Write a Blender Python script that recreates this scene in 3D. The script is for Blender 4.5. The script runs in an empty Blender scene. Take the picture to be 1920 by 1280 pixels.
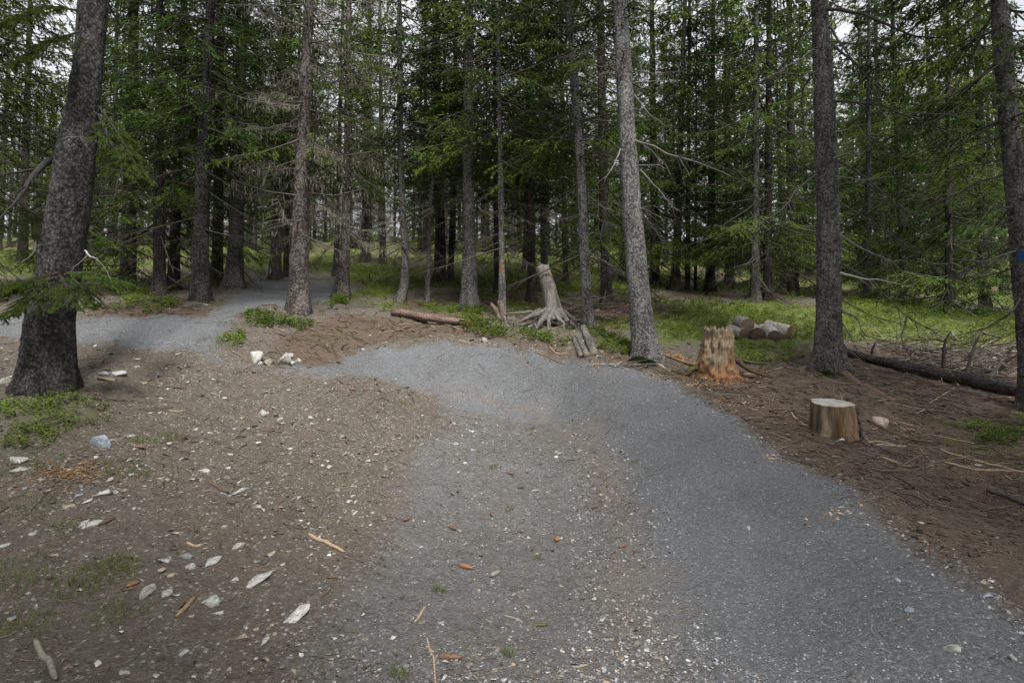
import bpy, bmesh, math, random
import numpy as np
from mathutils import Vector, Matrix, Quaternion

# ------------------------------------------------------------------ camera, sky, sun, exposure
scene = bpy.context.scene
C = scene.collection
PITCH = math.radians(2.7)
CAM_Z = 1.5
cam_data = bpy.data.cameras.new('camera')
cam_data.lens = 20.0
cam_data.sensor_width = 36.0
cam_data.clip_start = 0.05
cam_data.clip_end = 2000.0
cam = bpy.data.objects.new('camera', cam_data)
cam.location = (0, 0, CAM_Z)
cam.rotation_euler = (math.pi / 2 + PITCH, 0, 0)
C.objects.link(cam)
scene.camera = cam

SUN_EL, SUN_AZ = math.radians(52), math.radians(162)     # high, behind the camera and a little right
world = bpy.data.worlds.new('World')
scene.world = world
world.use_nodes = True
wn, wl = world.node_tree.nodes, world.node_tree.links
wn.clear()
w_out = wn.new('ShaderNodeOutputWorld')
w_bg = wn.new('ShaderNodeBackground')
w_sky = wn.new('ShaderNodeTexSky')
w_sky.sky_type = 'NISHITA'
w_sky.sun_disc = False
w_sky.sun_elevation = SUN_EL
w_sky.sun_rotation = SUN_AZ
w_sky.dust_density = 3.0
w_sky.air_density = 1.0
w_tc = wn.new('ShaderNodeTexCoord')
w_no = wn.new('ShaderNodeTexNoise')
w_no.inputs['Scale'].default_value = 2.2
w_no.inputs['Detail'].default_value = 5.0
w_rp = wn.new('ShaderNodeMapRange')
w_rp.inputs[1].default_value = 0.3
w_rp.inputs[2].default_value = 0.6
w_rp.inputs[3].default_value = 0.62
w_rp.inputs[4].default_value = 0.97
w_mx = wn.new('ShaderNodeMix')
w_mx.data_type = 'RGBA'
w_mx.inputs[7].default_value = (9.5, 9.65, 10.0, 1)       # thick pale cloud over the blue sky
wl.new(w_tc.outputs['Generated'], w_no.inputs['Vector'])
wl.new(w_no.outputs['Fac'], w_rp.inputs[0])
wl.new(w_rp.outputs[0], w_mx.inputs[0])
wl.new(w_sky.outputs[0], w_mx.inputs[6])
wl.new(w_mx.outputs[2], w_bg.inputs[0])
w_bg.inputs[1].default_value = 0.056
wl.new(w_bg.outputs[0], w_out.inputs[0])

sun_data = bpy.data.lights.new('sun', 'SUN')
sun_data.energy = 3.0
sun_data.angle = math.radians(12)
sun_data.color = (1.0, 0.96, 0.9)
sun = bpy.data.objects.new('sun', sun_data)
sd = Vector((math.sin(SUN_AZ) * math.cos(SUN_EL), math.cos(SUN_AZ) * math.cos(SUN_EL), math.sin(SUN_EL)))
sun.rotation_euler = sd.to_track_quat('Z', 'Y').to_euler()
sun.location = (0, 0, 30)
C.objects.link(sun)

scene.view_settings.view_transform = 'Standard'
scene.view_settings.look = 'None'
scene.view_settings.exposure = 1.0
scene.view_settings.gamma = 1.0
scene.render.engine = 'CYCLES'
cy = scene.cycles
cy.max_bounces = 5
cy.diffuse_bounces = 3
cy.use_adaptive_sampling = True
cy.adaptive_threshold = 0.02
cy.adaptive_min_samples = 16
cy.glossy_bounces = 2
cy.transmission_bounces = 3
cy.use_denoising = True
try:
    cy.denoiser = 'OPENIMAGEDENOISE'
    cy.denoising_input_passes = 'RGB_ALBEDO_NORMAL'
    cy.denoising_prefilter = 'ACCURATE'
except Exception:
    pass

# ------------------------------------------------------------------ helpers
rng = np.random.default_rng(11)
random.seed(11)
F = 1920 * 20.0 / 36.0
CP, SP = math.cos(PITCH), math.sin(PITCH)
pi = math.pi

_T = np.random.default_rng(5).random((32, 32, 32))
def vnoise(p):
    p = np.asarray(p, float)
    i = np.floor(p).astype(int)
    f = p - i
    f = f * f * (3 - 2 * f)
    i &= 31
    j = (i + 1) & 31
    x0, y0, z0, x1, y1, z1 = i[:, 0], i[:, 1], i[:, 2], j[:, 0], j[:, 1], j[:, 2]
    fx, fy, fz = f[:, 0], f[:, 1], f[:, 2]
    a = _T[x0, y0, z0] * (1 - fx) + _T[x1, y0, z0] * fx
    b = _T[x0, y1, z0] * (1 - fx) + _T[x1, y1, z0] * fx
    c = _T[x0, y0, z1] * (1 - fx) + _T[x1, y0, z1] * fx
    d = _T[x0, y1, z1] * (1 - fx) + _T[x1, y1, z1] * fx
    return (a * (1 - fy) + b * fy) * (1 - fz) + (c * (1 - fy) + d * fy) * fz

def fbm(p, o=4, gain=0.5):
    s, a, t = 0, 1.0, 0
    p = np.asarray(p, float)
    for k in range(o):
        s = s + a * (vnoise(p * (2.03 ** k) + 7.3 * k) - 0.5)
        t += a
        a *= gain
    return s / t * 2

def noise2(x, y, sc, o=3, seed=0.0):
    return fbm(np.stack([x * sc + seed, y * sc - seed, np.full_like(x, seed * 1.7)], 1), o)

def mesh_obj(name, V, Fc, mat, parent=None, col=None, smooth=True, link=True, data=None):
    """one mesh object from numpy vertices and faces (a list of (n,3) and (n,4) arrays)"""
    if data is None:
        data = make_mesh(name, V, Fc, mat, col, smooth)
    o = bpy.data.objects.new(name, data)
    if link:
        C.objects.link(o)
    if parent is not None:
        o.parent = parent
    return o

def make_mesh(name, V, Fc, mat, col=None, smooth=True):
    me = bpy.data.meshes.new(name)
    V = np.ascontiguousarray(V, np.float32)
    if not isinstance(Fc, list):
        Fc = [Fc]
    Fc = [np.asarray(f, np.int32) for f in Fc if len(f)]
    me.vertices.add(len(V))
    me.vertices.foreach_set('co', V.ravel())
    li = np.concatenate([f.ravel() for f in Fc])
    cnt = np.concatenate([np.full(len(f), f.shape[1], np.int32) for f in Fc])
    st = np.concatenate([[0], np.cumsum(cnt)[:-1]]).astype(np.int32)
    me.loops.add(len(li))
    me.loops.foreach_set('vertex_index', li)
    me.polygons.add(len(cnt))
    me.polygons.foreach_set('loop_start', st)
    me.polygons.foreach_set('use_smooth', np.full(len(cnt), smooth, bool))
    if col is not None:
        a = me.attributes.new('col', 'FLOAT_COLOR', 'POINT')
        c = np.ones((len(V), 4), np.float32)
        col = np.asarray(col, np.float32)
        c[:, :col.shape[1]] = col
        a.data.foreach_set('color', c.ravel())
    me.update(calc_edges=True)
    if mat is not None:
        me.materials.append(mat)
    return me

class Soup:
    """collects vertices, faces and vertex colours"""
    def __init__(s):
        s.v, s.t, s.q, s.c, s.n = [], [], [], [], 0
    def add(s, V, T=None, Q=None, col=(1, 1, 1)):
        V = np.asarray(V, float)
        if T is not None and len(T): s.t.append(np.asarray(T) + s.n)
        if Q is not None and len(Q): s.q.append(np.asarray(Q) + s.n)
        c = np.asarray(col, float)
        s.c.append(np.broadcast_to(c, (len(V), 3)) if c.ndim == 1 else c)
        s.v.append(V)
        s.n += len(V)
        return s
    def tube(s, *a, col=(1, 1, 1), **k):
        V, Q, T = tube(*a, **k)
        return s.add(V, T, Q, col)
    def arr(s):
        fc = []
        if s.t: fc.append(np.concatenate(s.t))
        if s.q: fc.append(np.concatenate(s.q))
        return np.concatenate(s.v), fc, np.concatenate(s.c)
    def obj(s, name, mat, parent=None, smooth=True):
        V, f, c = s.arr()
        return mesh_obj(name, V, f, mat, parent, c, smooth)
    def mesh(s, name, mat, smooth=True):
        V, f, c = s.arr()
        return make_mesh(name, V, f, mat, c, smooth)

def frames(P):
    T = np.gradient(P, axis=0)
    T /= np.linalg.norm(T, axis=1)[:, None] + 1e-12
    up = np.array([0, 0, 1.0]) if abs(T[0, 2]) < 0.9 else np.array([1.0, 0, 0])
    N = np.zeros_like(P); B = np.zeros_like(P)
    n = np.cross(T[0], up); n /= np.linalg.norm(n)
    for k in range(len(P)):
        n = n - T[k] * n.dot(T[k]); n /= np.linalg.norm(n) + 1e-12
        N[k] = n; B[k] = np.cross(T[k], n)
    return T, N, B

def tube(P, R, sides=8, cap=True, rad=None):
    """P centre line, R radii; rad(theta, k) optional multiplier"""
    P = np.asarray(P, float)
    R = np.broadcast_to(np.asarray(R, float), (len(P),))
    T, N, B = frames(P)
    th = np.linspace(0, 2 * pi, sides, endpoint=False)
    m = np.ones((len(P), sides)) if rad is None else rad
    V = P[:, None] + (R[:, None] * m)[..., None] * (np.cos(th)[None, :, None] * N[:, None] + np.sin(th)[None, :, None] * B[:, None])
    V = V.reshape(-1, 3)
    k = np.arange(len(P) - 1)[:, None] * sides
    j = np.arange(sides)[None]
    j2 = (j + 1) % sides
    Q = np.stack([k + j, k + j2, k + sides + j2, k + sides + j], -1).reshape(-1, 4)
    Tr = np.zeros((0, 3), int)
    if cap:
        a, b = len(V), len(V) + 1
        V = np.vstack([V, P[0], P[-1]])
        jj = np.arange(sides); j2 = (jj + 1) % sides
        L = (len(P) - 1) * sides
        Tr = np.vstack([np.stack([np.full(sides, a), j2, jj], 1), np.stack([np.full(sides, b), L + jj, L + j2], 1)])
    return V, Q, Tr

def unit(a):
    return a / (np.linalg.norm(a, axis=-1, keepdims=True) + 1e-12)

def tag(o, label=None, cat=None, group=None, kind=None):
    if label: o['label'] = label
    if cat: o['category'] = cat
    if group: o['group'] = group
    if kind: o['kind'] = kind
    return o

def empty(name, loc, rz=0.0):
    o = bpy.data.objects.new(name, None)
    o.empty_display_size = 0.2
    o.location = loc
    o.rotation_euler = (0, 0, rz)
    C.objects.link(o)
    return o

# ------------------------------------------------------------------ procedural materials
class M:
    def __init__(s, name):
        s.m = bpy.data.materials.new(name)
        s.m.use_nodes = True
        s.N, s.L = s.m.node_tree.nodes, s.m.node_tree.links
        s.b = s.N['Principled BSDF']
        s.b.inputs['Specular IOR Level'].default_value = 0.25
        s.b.inputs['Roughness'].default_value = 0.9
        s.tc = None
    def co(s, scale=(1, 1, 1)):
        if s.tc is None: s.tc = s.N.new('ShaderNodeTexCoord')
        mp = s.N.new('ShaderNodeMapping')
        mp.inputs['Scale'].default_value = scale
        s.L.new(s.tc.outputs['Object'], mp.inputs[0])
        return mp.outputs[0]
    def noise(s, sc, det=4, rough=0.6, vec=None, dist=0.0):
        n = s.N.new('ShaderNodeTexNoise')
        n.inputs['Scale'].default_value = sc
        n.inputs['Detail'].default_value = det
        n.inputs['Roughness'].default_value = rough
        n.inputs['Distortion'].default_value = dist
        s.L.new(vec or s.co(), n.inputs['Vector'])
        return n.outputs['Fac']
    def voro(s, sc, vec=None, feat='F1', out='Distance'):
        n = s.N.new('ShaderNodeTexVoronoi')
        n.feature = feat
        n.inputs['Scale'].default_value = sc
        s.L.new(vec or s.co(), n.inputs['Vector'])
        return n.outputs[out]
    def ramp(s, f, *st, mode='LINEAR'):
        r = s.N.new('ShaderNodeValToRGB')
        r.color_ramp.interpolation = mode
        e = r.color_ramp.elements
        while len(e) < len(st): e.new(0.5)
        for k, (p, c) in enumerate(st):
            e[k].position = p
            e[k].color = tuple(c) + (1,) if not np.isscalar(c) else (c, c, c, 1)
        s.L.new(f, r.inputs[0])
        return r.outputs[0]
    def rng_(s, f, a, b, c=0.0, d=1.0):
        r = s.N.new('ShaderNodeMapRange')
        for k, v in enumerate((a, b, c, d)): r.inputs[k + 1].default_value = v
        s.L.new(f, r.inputs[0])
        return r.outputs[0]
    def _in(s, sock, v):
        if hasattr(v, 'is_linked'): s.L.new(v, sock)
        elif np.isscalar(v): sock.default_value = v
        else: sock.default_value = tuple(v) + (1,)
    def mix(s, f, a, b, mode='MIX'):
        n = s.N.new('ShaderNodeMix')
        n.data_type = 'RGBA'
        n.blend_type = mode
        s._in(n.inputs[0], f); s._in(n.inputs[6], a); s._in(n.inputs[7], b)
        return n.outputs[2]
    def math(s, op, a, b=0.0, clamp=False):
        n = s.N.new('ShaderNodeMath')
        n.operation = op
        n.use_clamp = clamp
        s._in(n.inputs[0], a); s._in(n.inputs[1], b)
        return n.outputs[0]
    def attr(s, name='col'):
        n = s.N.new('ShaderNodeAttribute')
        n.attribute_name = name
        return n
    def rand(s):
        return s.N.new('ShaderNodeObjectInfo').outputs['Random']
    def bump(s, h, strength=0.5, dist=0.02, normal=None):
        n = s.N.new('ShaderNodeBump')
        n.inputs['Strength'].default_value = strength
        n.inputs['Distance'].default_value = dist
        s.L.new(h, n.inputs['Height'])
        if normal is not None: s.L.new(normal, n.inputs['Normal'])
        return n.outputs[0]
    def done(s, col, normal=None, rough=None):
        s._in(s.b.inputs['Base Color'], col)
        if normal is not None: s.L.new(normal, s.b.inputs['Normal'])
        if rough is not None: s._in(s.b.inputs['Roughness'], rough)
        return s.m

def bark_mat(name, dark, mid, pale, lichen=0.5, red=0.0, scale=1.0, relief=0.6):
    m = M(name)
    vec = m.co((1, 1, 0.85))
    n0 = m.noise(2.2, 3, vec=vec)
    wv = m.N.new('ShaderNodeVectorMath'); wv.operation = 'ADD'
    nv = m.N.new('ShaderNodeTexNoise'); nv.inputs['Scale'].default_value = 14 * scale; m.L.new(vec, nv.inputs['Vector'])
    sv = m.N.new('ShaderNodeVectorMath'); sv.operation = 'SCALE'; sv.inputs['Scale'].default_value = 0.06; m.L.new(nv.outputs['Color'], sv.inputs[0])
    m.L.new(vec, wv.inputs[0]); m.L.new(sv.outputs[0], wv.inputs[1])
    vo = m.voro(36 * scale, vec=wv.outputs[0])
    n1 = m.noise(52 * scale, 5, 0.8, vec=vec)
    n2 = m.noise(7 * scale, 4, 0.65, vec=m.co((1, 1, 0.4)))
    h = m.math('ADD', m.math('ADD', m.math('MULTIPLY', vo, -0.42), m.math('MULTIPLY', n1, 0.95)), m.math('MULTIPLY', m.math('SUBTRACT', n2, 0.5), 0.75))
    base = m.ramp(h, (0.14, dark), (0.36, mid), (0.60, pale))
    sp = m.noise(58 * scale, 3, 0.7, vec=m.co((1, 1, 0.85)))
    th = 0.80 - 0.19 * lichen
    lic = m.rng_(m.math('ADD', sp, m.math('MULTIPLY', m.math('SUBTRACT', n0, 0.5), 0.5)), th, th + 0.10, 0, 0.75)
    c = m.mix(lic, base, tuple(min(0.36, 2.1 * v + 0.02) for v in pale))
    if red:
        rd = m.rng_(m.noise(1.6, 4, 0.7, vec=vec), 0.5, 0.72, 0, red)
        c = m.mix(rd, c, (0.16, 0.075, 0.05))
    kn = m.rng_(m.noise(9, 2, vec=m.co((1, 1, 0.8))), 0.66, 0.74, 0, 0.6)
    c = m.mix(kn, c, dark)
    return m.done(c, m.bump(h, relief, 0.03))

BARK_DARK = bark_mat('bark_dark', (0.016, 0.0155, 0.015), (0.070, 0.068, 0.065), (0.19, 0.187, 0.18), 0.65, 0.0, 0.8, 1.0)
BARK_PALE = bark_mat('bark_speckled', (0.045, 0.044, 0.042), (0.17, 0.168, 0.163), (0.33, 0.328, 0.32), 1.0, 0.0, 0.72, 0.8)
BARK_GREY = bark_mat('bark_grey', (0.036, 0.035, 0.033), (0.13, 0.126, 0.12), (0.27, 0.265, 0.256), 0.85, 0.10, 0.75, 0.9)
BARK_RED = bark_mat('bark_reddish', (0.03, 0.026, 0.024), (0.125, 0.113, 0.106), (0.26, 0.25, 0.24), 0.9, 0.25, 0.6, 0.8)
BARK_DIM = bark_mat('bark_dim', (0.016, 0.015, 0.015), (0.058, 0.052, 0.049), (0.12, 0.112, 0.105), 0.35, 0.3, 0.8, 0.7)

def leaf_mat(name, transl=0.35, vary=0.25):
    m = M(name)
    a = m.attr().outputs['Color']
    hs = m.N.new('ShaderNodeHueSaturation')
    m.L.new(a, hs.inputs['Color'])
    m.L.new(m.rng_(m.rand(), 0, 1, 1 - vary, 1 + vary), hs.inputs['Value'])
    m.L.new(m.rng_(m.rand(), 0, 1, 0.485, 0.505), hs.inputs['Hue'])
    c = hs.outputs[0]
    tr = m.N.new('ShaderNodeBsdfTranslucent')
    m.L.new(c, tr.inputs[0])
    ms = m.N.new('ShaderNodeMixShader')
    ms.inputs[0].default_value = transl
    m.b.inputs['Roughness'].default_value = 0.6
    m.done(c)
    m.L.new(m.b.outputs[0], ms.inputs[1])
    m.L.new(tr.outputs[0], ms.inputs[2])
    m.L.new(ms.outputs[0], m.N['Material Output'].inputs[0])
    return m.m
LEAF = leaf_mat('spruce_needles')
HERB = leaf_mat('bilberry_leaves', 0.4, 0.0)

def attr_mat(name, rough=0.85, n_sc=60, amt=0.35, bump=0.3, spec=0.25):
    m = M(name)
    a = m.attr().outputs['Color']
    n = m.noise(n_sc, 4, 0.7)
    c = m.mix(1.0, a, m.ramp(n, (0.3, 1 - amt), (0.7, 1 + amt)), 'MULTIPLY')
    m.b.inputs['Specular IOR Level'].default_value = spec
    return m.done(c, m.bump(n, bump, 0.01), rough)
TWIG = attr_mat('dead_twig_wood', 0.9, 40)
STONE = attr_mat('broken_stone', 0.8, 38, 0.55, 0.7)
PEBBLE = attr_mat('pebble_stone', 0.75, 90, 0.25, 0.2)

def wood_mat(name, a, b, grain=(60, 60, 4), rot=None):
    """weathered wood with grain along local z; vertex colour multiplies"""
    m = M(name)
    v = m.co(grain)
    n = m.noise(1.0, 5, 0.7, vec=v)
    c = m.mix(1.0, m.ramp(n, (0.3, a), (0.68, b)), m.attr().outputs['Color'], 'MULTIPLY')
    return m.done(c, m.bump(n, 0.6, 0.02))
WOOD_GREY = wood_mat('weathered_grey_wood', (0.06, 0.056, 0.051), (0.31, 0.30, 0.287))
WOOD_ROT = wood_mat('rotten_wood', (0.12, 0.085, 0.055), (0.52, 0.43, 0.33), (45, 45, 3.5))

# ------------------------------------------------------------------ the lie of the land
def slope_of(py):
    dy = (640 - py) / F
    return (SP + dy * CP) / (CP - dy * SP)
def at(px, py, Y):
    dy = (640 - py) / F
    k = Y / (CP - dy * SP)
    return np.array([(px - 960) / F * k, Y, CAM_Z + Y * slope_of(py)])

CTRL = [  # column, row, metres ahead: where the ground stands
 (0,1280,2.62),(400,1280,2.74),(900,1280,2.8),(1400,1280,2.72),(1900,1280,2.45),
 (100,1100,3.6),(500,1100,3.85),(950,1100,4.15),(1150,1100,4.2),(1500,1100,3.7),(1850,1100,3.1),
 (100,950,4.5),(500,950,5.1),(950,950,5.9),(1120,950,6.1),(1400,950,5.0),(1620,950,4.45),(1850,950,4.9),
 (100,850,5.3),(350,850,6.0),(500,850,6.3),(720,850,6.95),(950,850,7.35),(1110,850,7.45),(1300,850,6.3),(1470,845,5.85),(1700,850,6.2),(1900,870,5.8),
 (250,760,6.9),(500,760,7.7),(700,760,8.1),(900,760,9.0),(1050,760,9.25),(1220,760,7.95),(1360,768,7.5),(1560,800,6.9),(1700,760,8.0),(1900,780,7.7),
 (100,725,6.9),(250,700,7.9),(400,690,8.3),(560,703,8.6),(800,700,9.9),(1000,700,9.9),(1130,705,9.2),(1200,702,9.2),(1300,735,8.3),(1550,695,9.7),(1750,690,10.3),(1920,740,8.7),
 (800,640,10.5),(900,644,10.4),(1000,657,10.1),(1100,677,9.7),(700,650,10.5),(600,683,9.3),(510,680,8.9),
 (800,622,11.3),(1000,632,11.0),(1210,680,9.9),
 (560,585,11.6),(880,580,14),(745,567,14.5),(1100,618,11.8),(640,557,14.2),(375,563,11.6),(440,540,13.8),(295,555,13),(730,600,12.2),
 (100,600,9.8),(300,600,9.9),(300,650,8.9),(100,650,8.7),(450,640,9.4),(420,600,10.4),
 (580,548,15.3),(580,527,17.2),(460,535,15.5),
 (300,520,19),(960,500,24),(960,470,42),(700,480,32),(100,480,26),(20,465,40),(960,550,16.5),(850,520,19.5),
 (1250,580,15),(1420,566,16.8),(1280,545,20.5),(1620,562,19),(1700,585,15.5),(1780,596,16),(1900,650,11),(1420,640,12),(1345,705,9.3),(1400,530,28),(1800,530,28),(1340,650,11.4),
]
_cp = np.array([at(*c) for c in CTRL])
_cu = np.stack([_cp[:, 0] / _cp[:, 1], 0.75 * np.log(_cp[:, 1])], 1)
_cf = (_cp[:, 2] - CAM_Z) / _cp[:, 1]
def _tps(r2):
    return 0.5 * r2 * np.log(r2 + 1e-9)
_n = len(_cu)
_A = np.zeros((_n + 3, _n + 3))
_A[:_n, :_n] = _tps(((_cu[:, None] - _cu[None]) ** 2).sum(-1)) + np.eye(_n) * 4e-4
_A[:_n, _n] = 1; _A[:_n, _n + 1:] = _cu
_A[_n:, :_n] = _A[:_n, _n:].T
_W = np.linalg.solve(_A, np.concatenate([_cf, np.zeros(3)]))
def H(x, y, rough=True):
    x = np.atleast_1d(np.asarray(x, float)); y = np.atleast_1d(np.asarray(y, float))
    yc = np.clip(y, 2.6, 48.0)
    u = np.clip(x / yc, -1.02, 1.02)
    q = np.stack([u, 0.75 * np.log(yc)], 1)
    f = np.zeros(len(x))
    for s in range(0, len(x), 60000):
        qq = q[s:s + 60000]
        r2 = (qq[:, 0:1] - _cu[None, :, 0]) ** 2 + (qq[:, 1:2] - _cu[None, :, 1]) ** 2
        f[s:s + 60000] = _tps(r2) @ _W[:_n] + _W[_n] + qq @ _W[_n + 1:]
    z = CAM_Z + f * np.clip(y, 2.6, None)
    return z
def h1(x, y):
    return float(H(x, y)[0])
def G(px, py):
    """the ground point seen at a place in the photograph"""
    Ys = np.exp(np.linspace(math.log(2.3), math.log(70), 500))
    dy = (640 - py) / F
    xs = (px - 960) / F * Ys / (CP - dy * SP)
    zr = CAM_Z + Ys * slope_of(py)
    below = np.nonzero(zr <= H(xs, Ys))[0]
    if len(below) == 0: k = len(Ys) - 1
    else: k = below[0]
    return np.array([xs[k], Ys[k], H(xs[k], Ys[k])[0]])

def poly(pts):
    return np.array([G(*p)[:2] for p in pts])
def inside(P, x, y):
    c = np.zeros(len(x), bool)
    for (x0, y0), (x1, y1) in zip(P, np.roll(P, -1, 0)):
        if y0 == y1: continue
        k = ((y0 > y) != (y1 > y)) & (x < (x1 - x0) * (y - y0) / (y1 - y0) + x0)
        c ^= k
    return c
def dist_line(P, x, y, closed=True):
    d = np.full(len(x), 1e9)
    Q = np.roll(P, -1, 0) if closed else P[1:]
    for (x0, y0), (x1, y1) in zip(P if closed else P[:-1], Q):
        L = (x1 - x0) ** 2 + (y1 - y0) ** 2 + 1e-12
        t = np.clip(((x - x0) * (x1 - x0) + (y - y0) * (y1 - y0)) / L, 0, 1)
        d = np.minimum(d, (x - x0 - t * (x1 - x0)) ** 2 + (y - y0 - t * (y1 - y0)) ** 2)
    return np.sqrt(d)
def soft(P, x, y, w):
    """1 inside, 0 outside, soft over w metres"""
    d = dist_line(P, x, y)
    d = np.where(inside(P, x, y), d, -d)
    return np.clip(d / w + 0.5, 0, 1), d

TRAIL = poly([(2100,1290),(1930,1185),(1800,1085),(1660,985),(1590,918),(1450,838),(1370,776),(1300,737),(1200,702),(1100,677),
  (1000,657),(900,644),(790,640),(700,651),(640,669),(575,688),(500,691),(440,677),(405,655),(420,622),(455,598),(470,580),(540,573),(600,566),
  (645,552),(690,545),(640,531),(560,525),(490,530),(455,540),(440,560),(405,585),(380,597),(280,597),(140,593),(-60,590),(-60,640),(140,643),
  (300,660),(400,682),(480,702),(560,714),(700,714),(830,742),(800,800),(735,850),(705,950),(650,1050),(570,1130),(505,1290)])
TRAIL = np.vstack([TRAIL, [[-1.3, -3.0], [4.5, -3.0]]])
CLEAN = poly([(2100,1290),(1930,1185),(1800,1085),(1660,985),(1590,918),(1450,838),(1370,776),(1300,737),(1200,702),(1100,677),
  (1000,657),(900,644),(790,640),(700,651),(640,669),(560,690),(620,705),(760,720),(900,735),(1020,765),(1120,815),(1170,870),(1200,950),(1225,1050),(1260,1160),(1290,1290)])
CLEAN = np.vstack([CLEAN, [[0.9, -3.0], [4.5, -3.0]]])
TANLINE = poly([(560,712),(660,716),(760,731),(900,748),(1010,776),(1085,818),(1130,880),(1158,950),(1180,1050),(1215,1160),(1245,1285)])
LITTER = [poly(p) for p in (
  [(1240,690),(1310,745),(1380,785),(1460,845),(1600,925),(1700,1010),(1930,1190),(1990,900),(1960,720),(1700,655),(1600,650),(1480,660),(1400,690)],
  [(560,700),(640,660),(700,640),(800,632),(960,642),(1100,668),(1200,695),(1230,680),(1100,655),(960,630),(880,612),(740,595),(640,590),(520,640)],
  [(740,560),(860,545),(960,545),(1180,600),(1180,620),(1000,600),(860,598),(750,590)],
  [(160,600),(250,597),(380,597),(400,585),(300,560),(180,570)])]
MOSS = [poly(p) for p in (
  [(1215,560),(1420,572),(1530,575),(1620,560),(1900,590),(1960,650),(1800,660),(1690,640),(1590,640),(1500,645),(1380,680),(1300,640),(1230,650),(1225,600)],
  [(640,500),(760,505),(1000,480),(1200,520),(1230,560),(1000,545),(840,540),(770,545),(680,540)],
  [(1110,622),(1190,630),(1200,668),(1130,660)],
  [(840,600),(950,600),(1020,635),(960,645),(890,630)],
  [(440,592),(500,580),(610,598),(600,615),(500,612)],
  [(-60,475),(240,470),(240,520),(-60,520)],
  [(-60,735),(150,738),(225,765),(180,810),(90,850),(-60,850)])]
def weights(x, y):
    """gravel, red-brown litter, moss, tan needle drift"""
    jit = noise2(x, y, 1.6, 4, 3.0) * 0.20 + noise2(x, y, 9, 3, 9.0) * 0.12
    _, d = soft(TRAIL, x, y, 1)
    wob = jit * np.clip(y / 6, 0.5, 3)
    g = np.clip((d + wob) / np.where((x < 0.12 * y) & (y < 8.5), 0.75, 0.34) + 0.5, 0, 1)
    trail = (d + wob) > 0
    _, dc = soft(CLEAN, x, y, 1)
    clean = np.clip((dc + jit * 1.2) / 0.5 + 0.5, 0, 1)
    side = np.where(y > 8.8, 0.95, 0.52)
    g = g * (side + (1 - side) * clean)
    t = np.clip(1.05 - dist_line(TANLINE, x, y, False) / 0.55 + jit * 3.2, 0, 1) * np.clip(d * 6 + .5, 0, 1) * 0.62
    li = np.zeros(len(x)); mo = np.zeros(len(x))
    for P in LITTER: li = np.maximum(li, soft(P, x + jit, y + jit, 0.6)[0])
    far = np.clip((y - 17) / 6, 0, 1)
    n = noise2(x, y, 0.55, 4, 21.0)
    li = np.maximum(li, far * np.clip(0.45 - n * 2.2, 0, 0.8))
    for k, P in enumerate(MOSS): mo = np.maximum(mo, soft(P, x + jit * 1.5, y + jit * 1.5, 0.5)[0] * (1.0 if k < 2 or k == 5 else 0.42))
    mo = np.maximum(mo, far * np.clip(0.75 + n * 2.4, 0, 1))
    mo = np.maximum(mo, np.clip(noise2(x, y, 1.3, 4, 40.0) * 3 - 0.85, 0, 0.28) * (d < -0.3))
    mo = np.maximum(mo, np.clip((y - 10.5) / 2, 0, 1) * np.clip(noise2(x, y, 0.8, 4, 52.0) * 3.2 + 0.1, 0, 0.85))
    mo = mo * (1 - np.clip(d / 0.2 + 0.6, 0, 1))
    return g, li, mo, t, trail

NR, NC = 660, 600
_Y = np.exp(np.linspace(math.log(1.7), math.log(75), NR))
_U = np.linspace(-1.25, 1.25, NC)
gy = np.repeat(_Y, NC)
gx = (np.tile(_U, NR) * gy)
gz = H(gx, gy)
wg, wli, wmo, wt, wtr = weights(gx, gy)
amp = 0.042 * (1 - 0.85 * np.clip((wg - 0.45) * 2.2, 0, 1)) * (1 + 0.8 * wmo)
rel = noise2(gx, gy, 2.2, 5, 2.0) * amp * (1.2 - 0.7 * wg) + noise2(gx, gy, 11, 3, 5.0) * amp * 0.55 + noise2(gx, gy, 5, 3, 15.0) * amp * 0.8 + noise2(gx, gy, 0.8, 2, 8.0) * 0.03 * (1 - 0.8 * wg)
RELIEF_ON = np.clip(gy / 2.5, 0, 1)
gz = gz + rel * RELIEF_ON
def ground_z(x, y):
    """height of the finished ground mesh"""
    x = np.atleast_1d(np.asarray(x, float)); y = np.atleast_1d(np.asarray(y, float))
    fy = np.clip((np.log(np.clip(y, 1.7, 75)) - math.log(1.7)) / (math.log(75) - math.log(1.7)) * (NR - 1), 0, NR - 1.001)
    fx = np.clip((np.clip(x / np.clip(y, .5, None), -1.25, 1.25) + 1.25) / 2.5 * (NC - 1), 0, NC - 1.001)
    i, j = fy.astype(int), fx.astype(int)
    a, b = fy - i, fx - j
    Z = gz.reshape(NR, NC)
    return (Z[i, j] * (1 - b) + Z[i, j + 1] * b) * (1 - a) + (Z[i + 1, j] * (1 - b) + Z[i + 1, j + 1] * b) * a
def on(px, py, up=0.0):
    p = G(px, py)
    p[2] = ground_z(p[0], p[1])[0] + up
    return p

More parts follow.
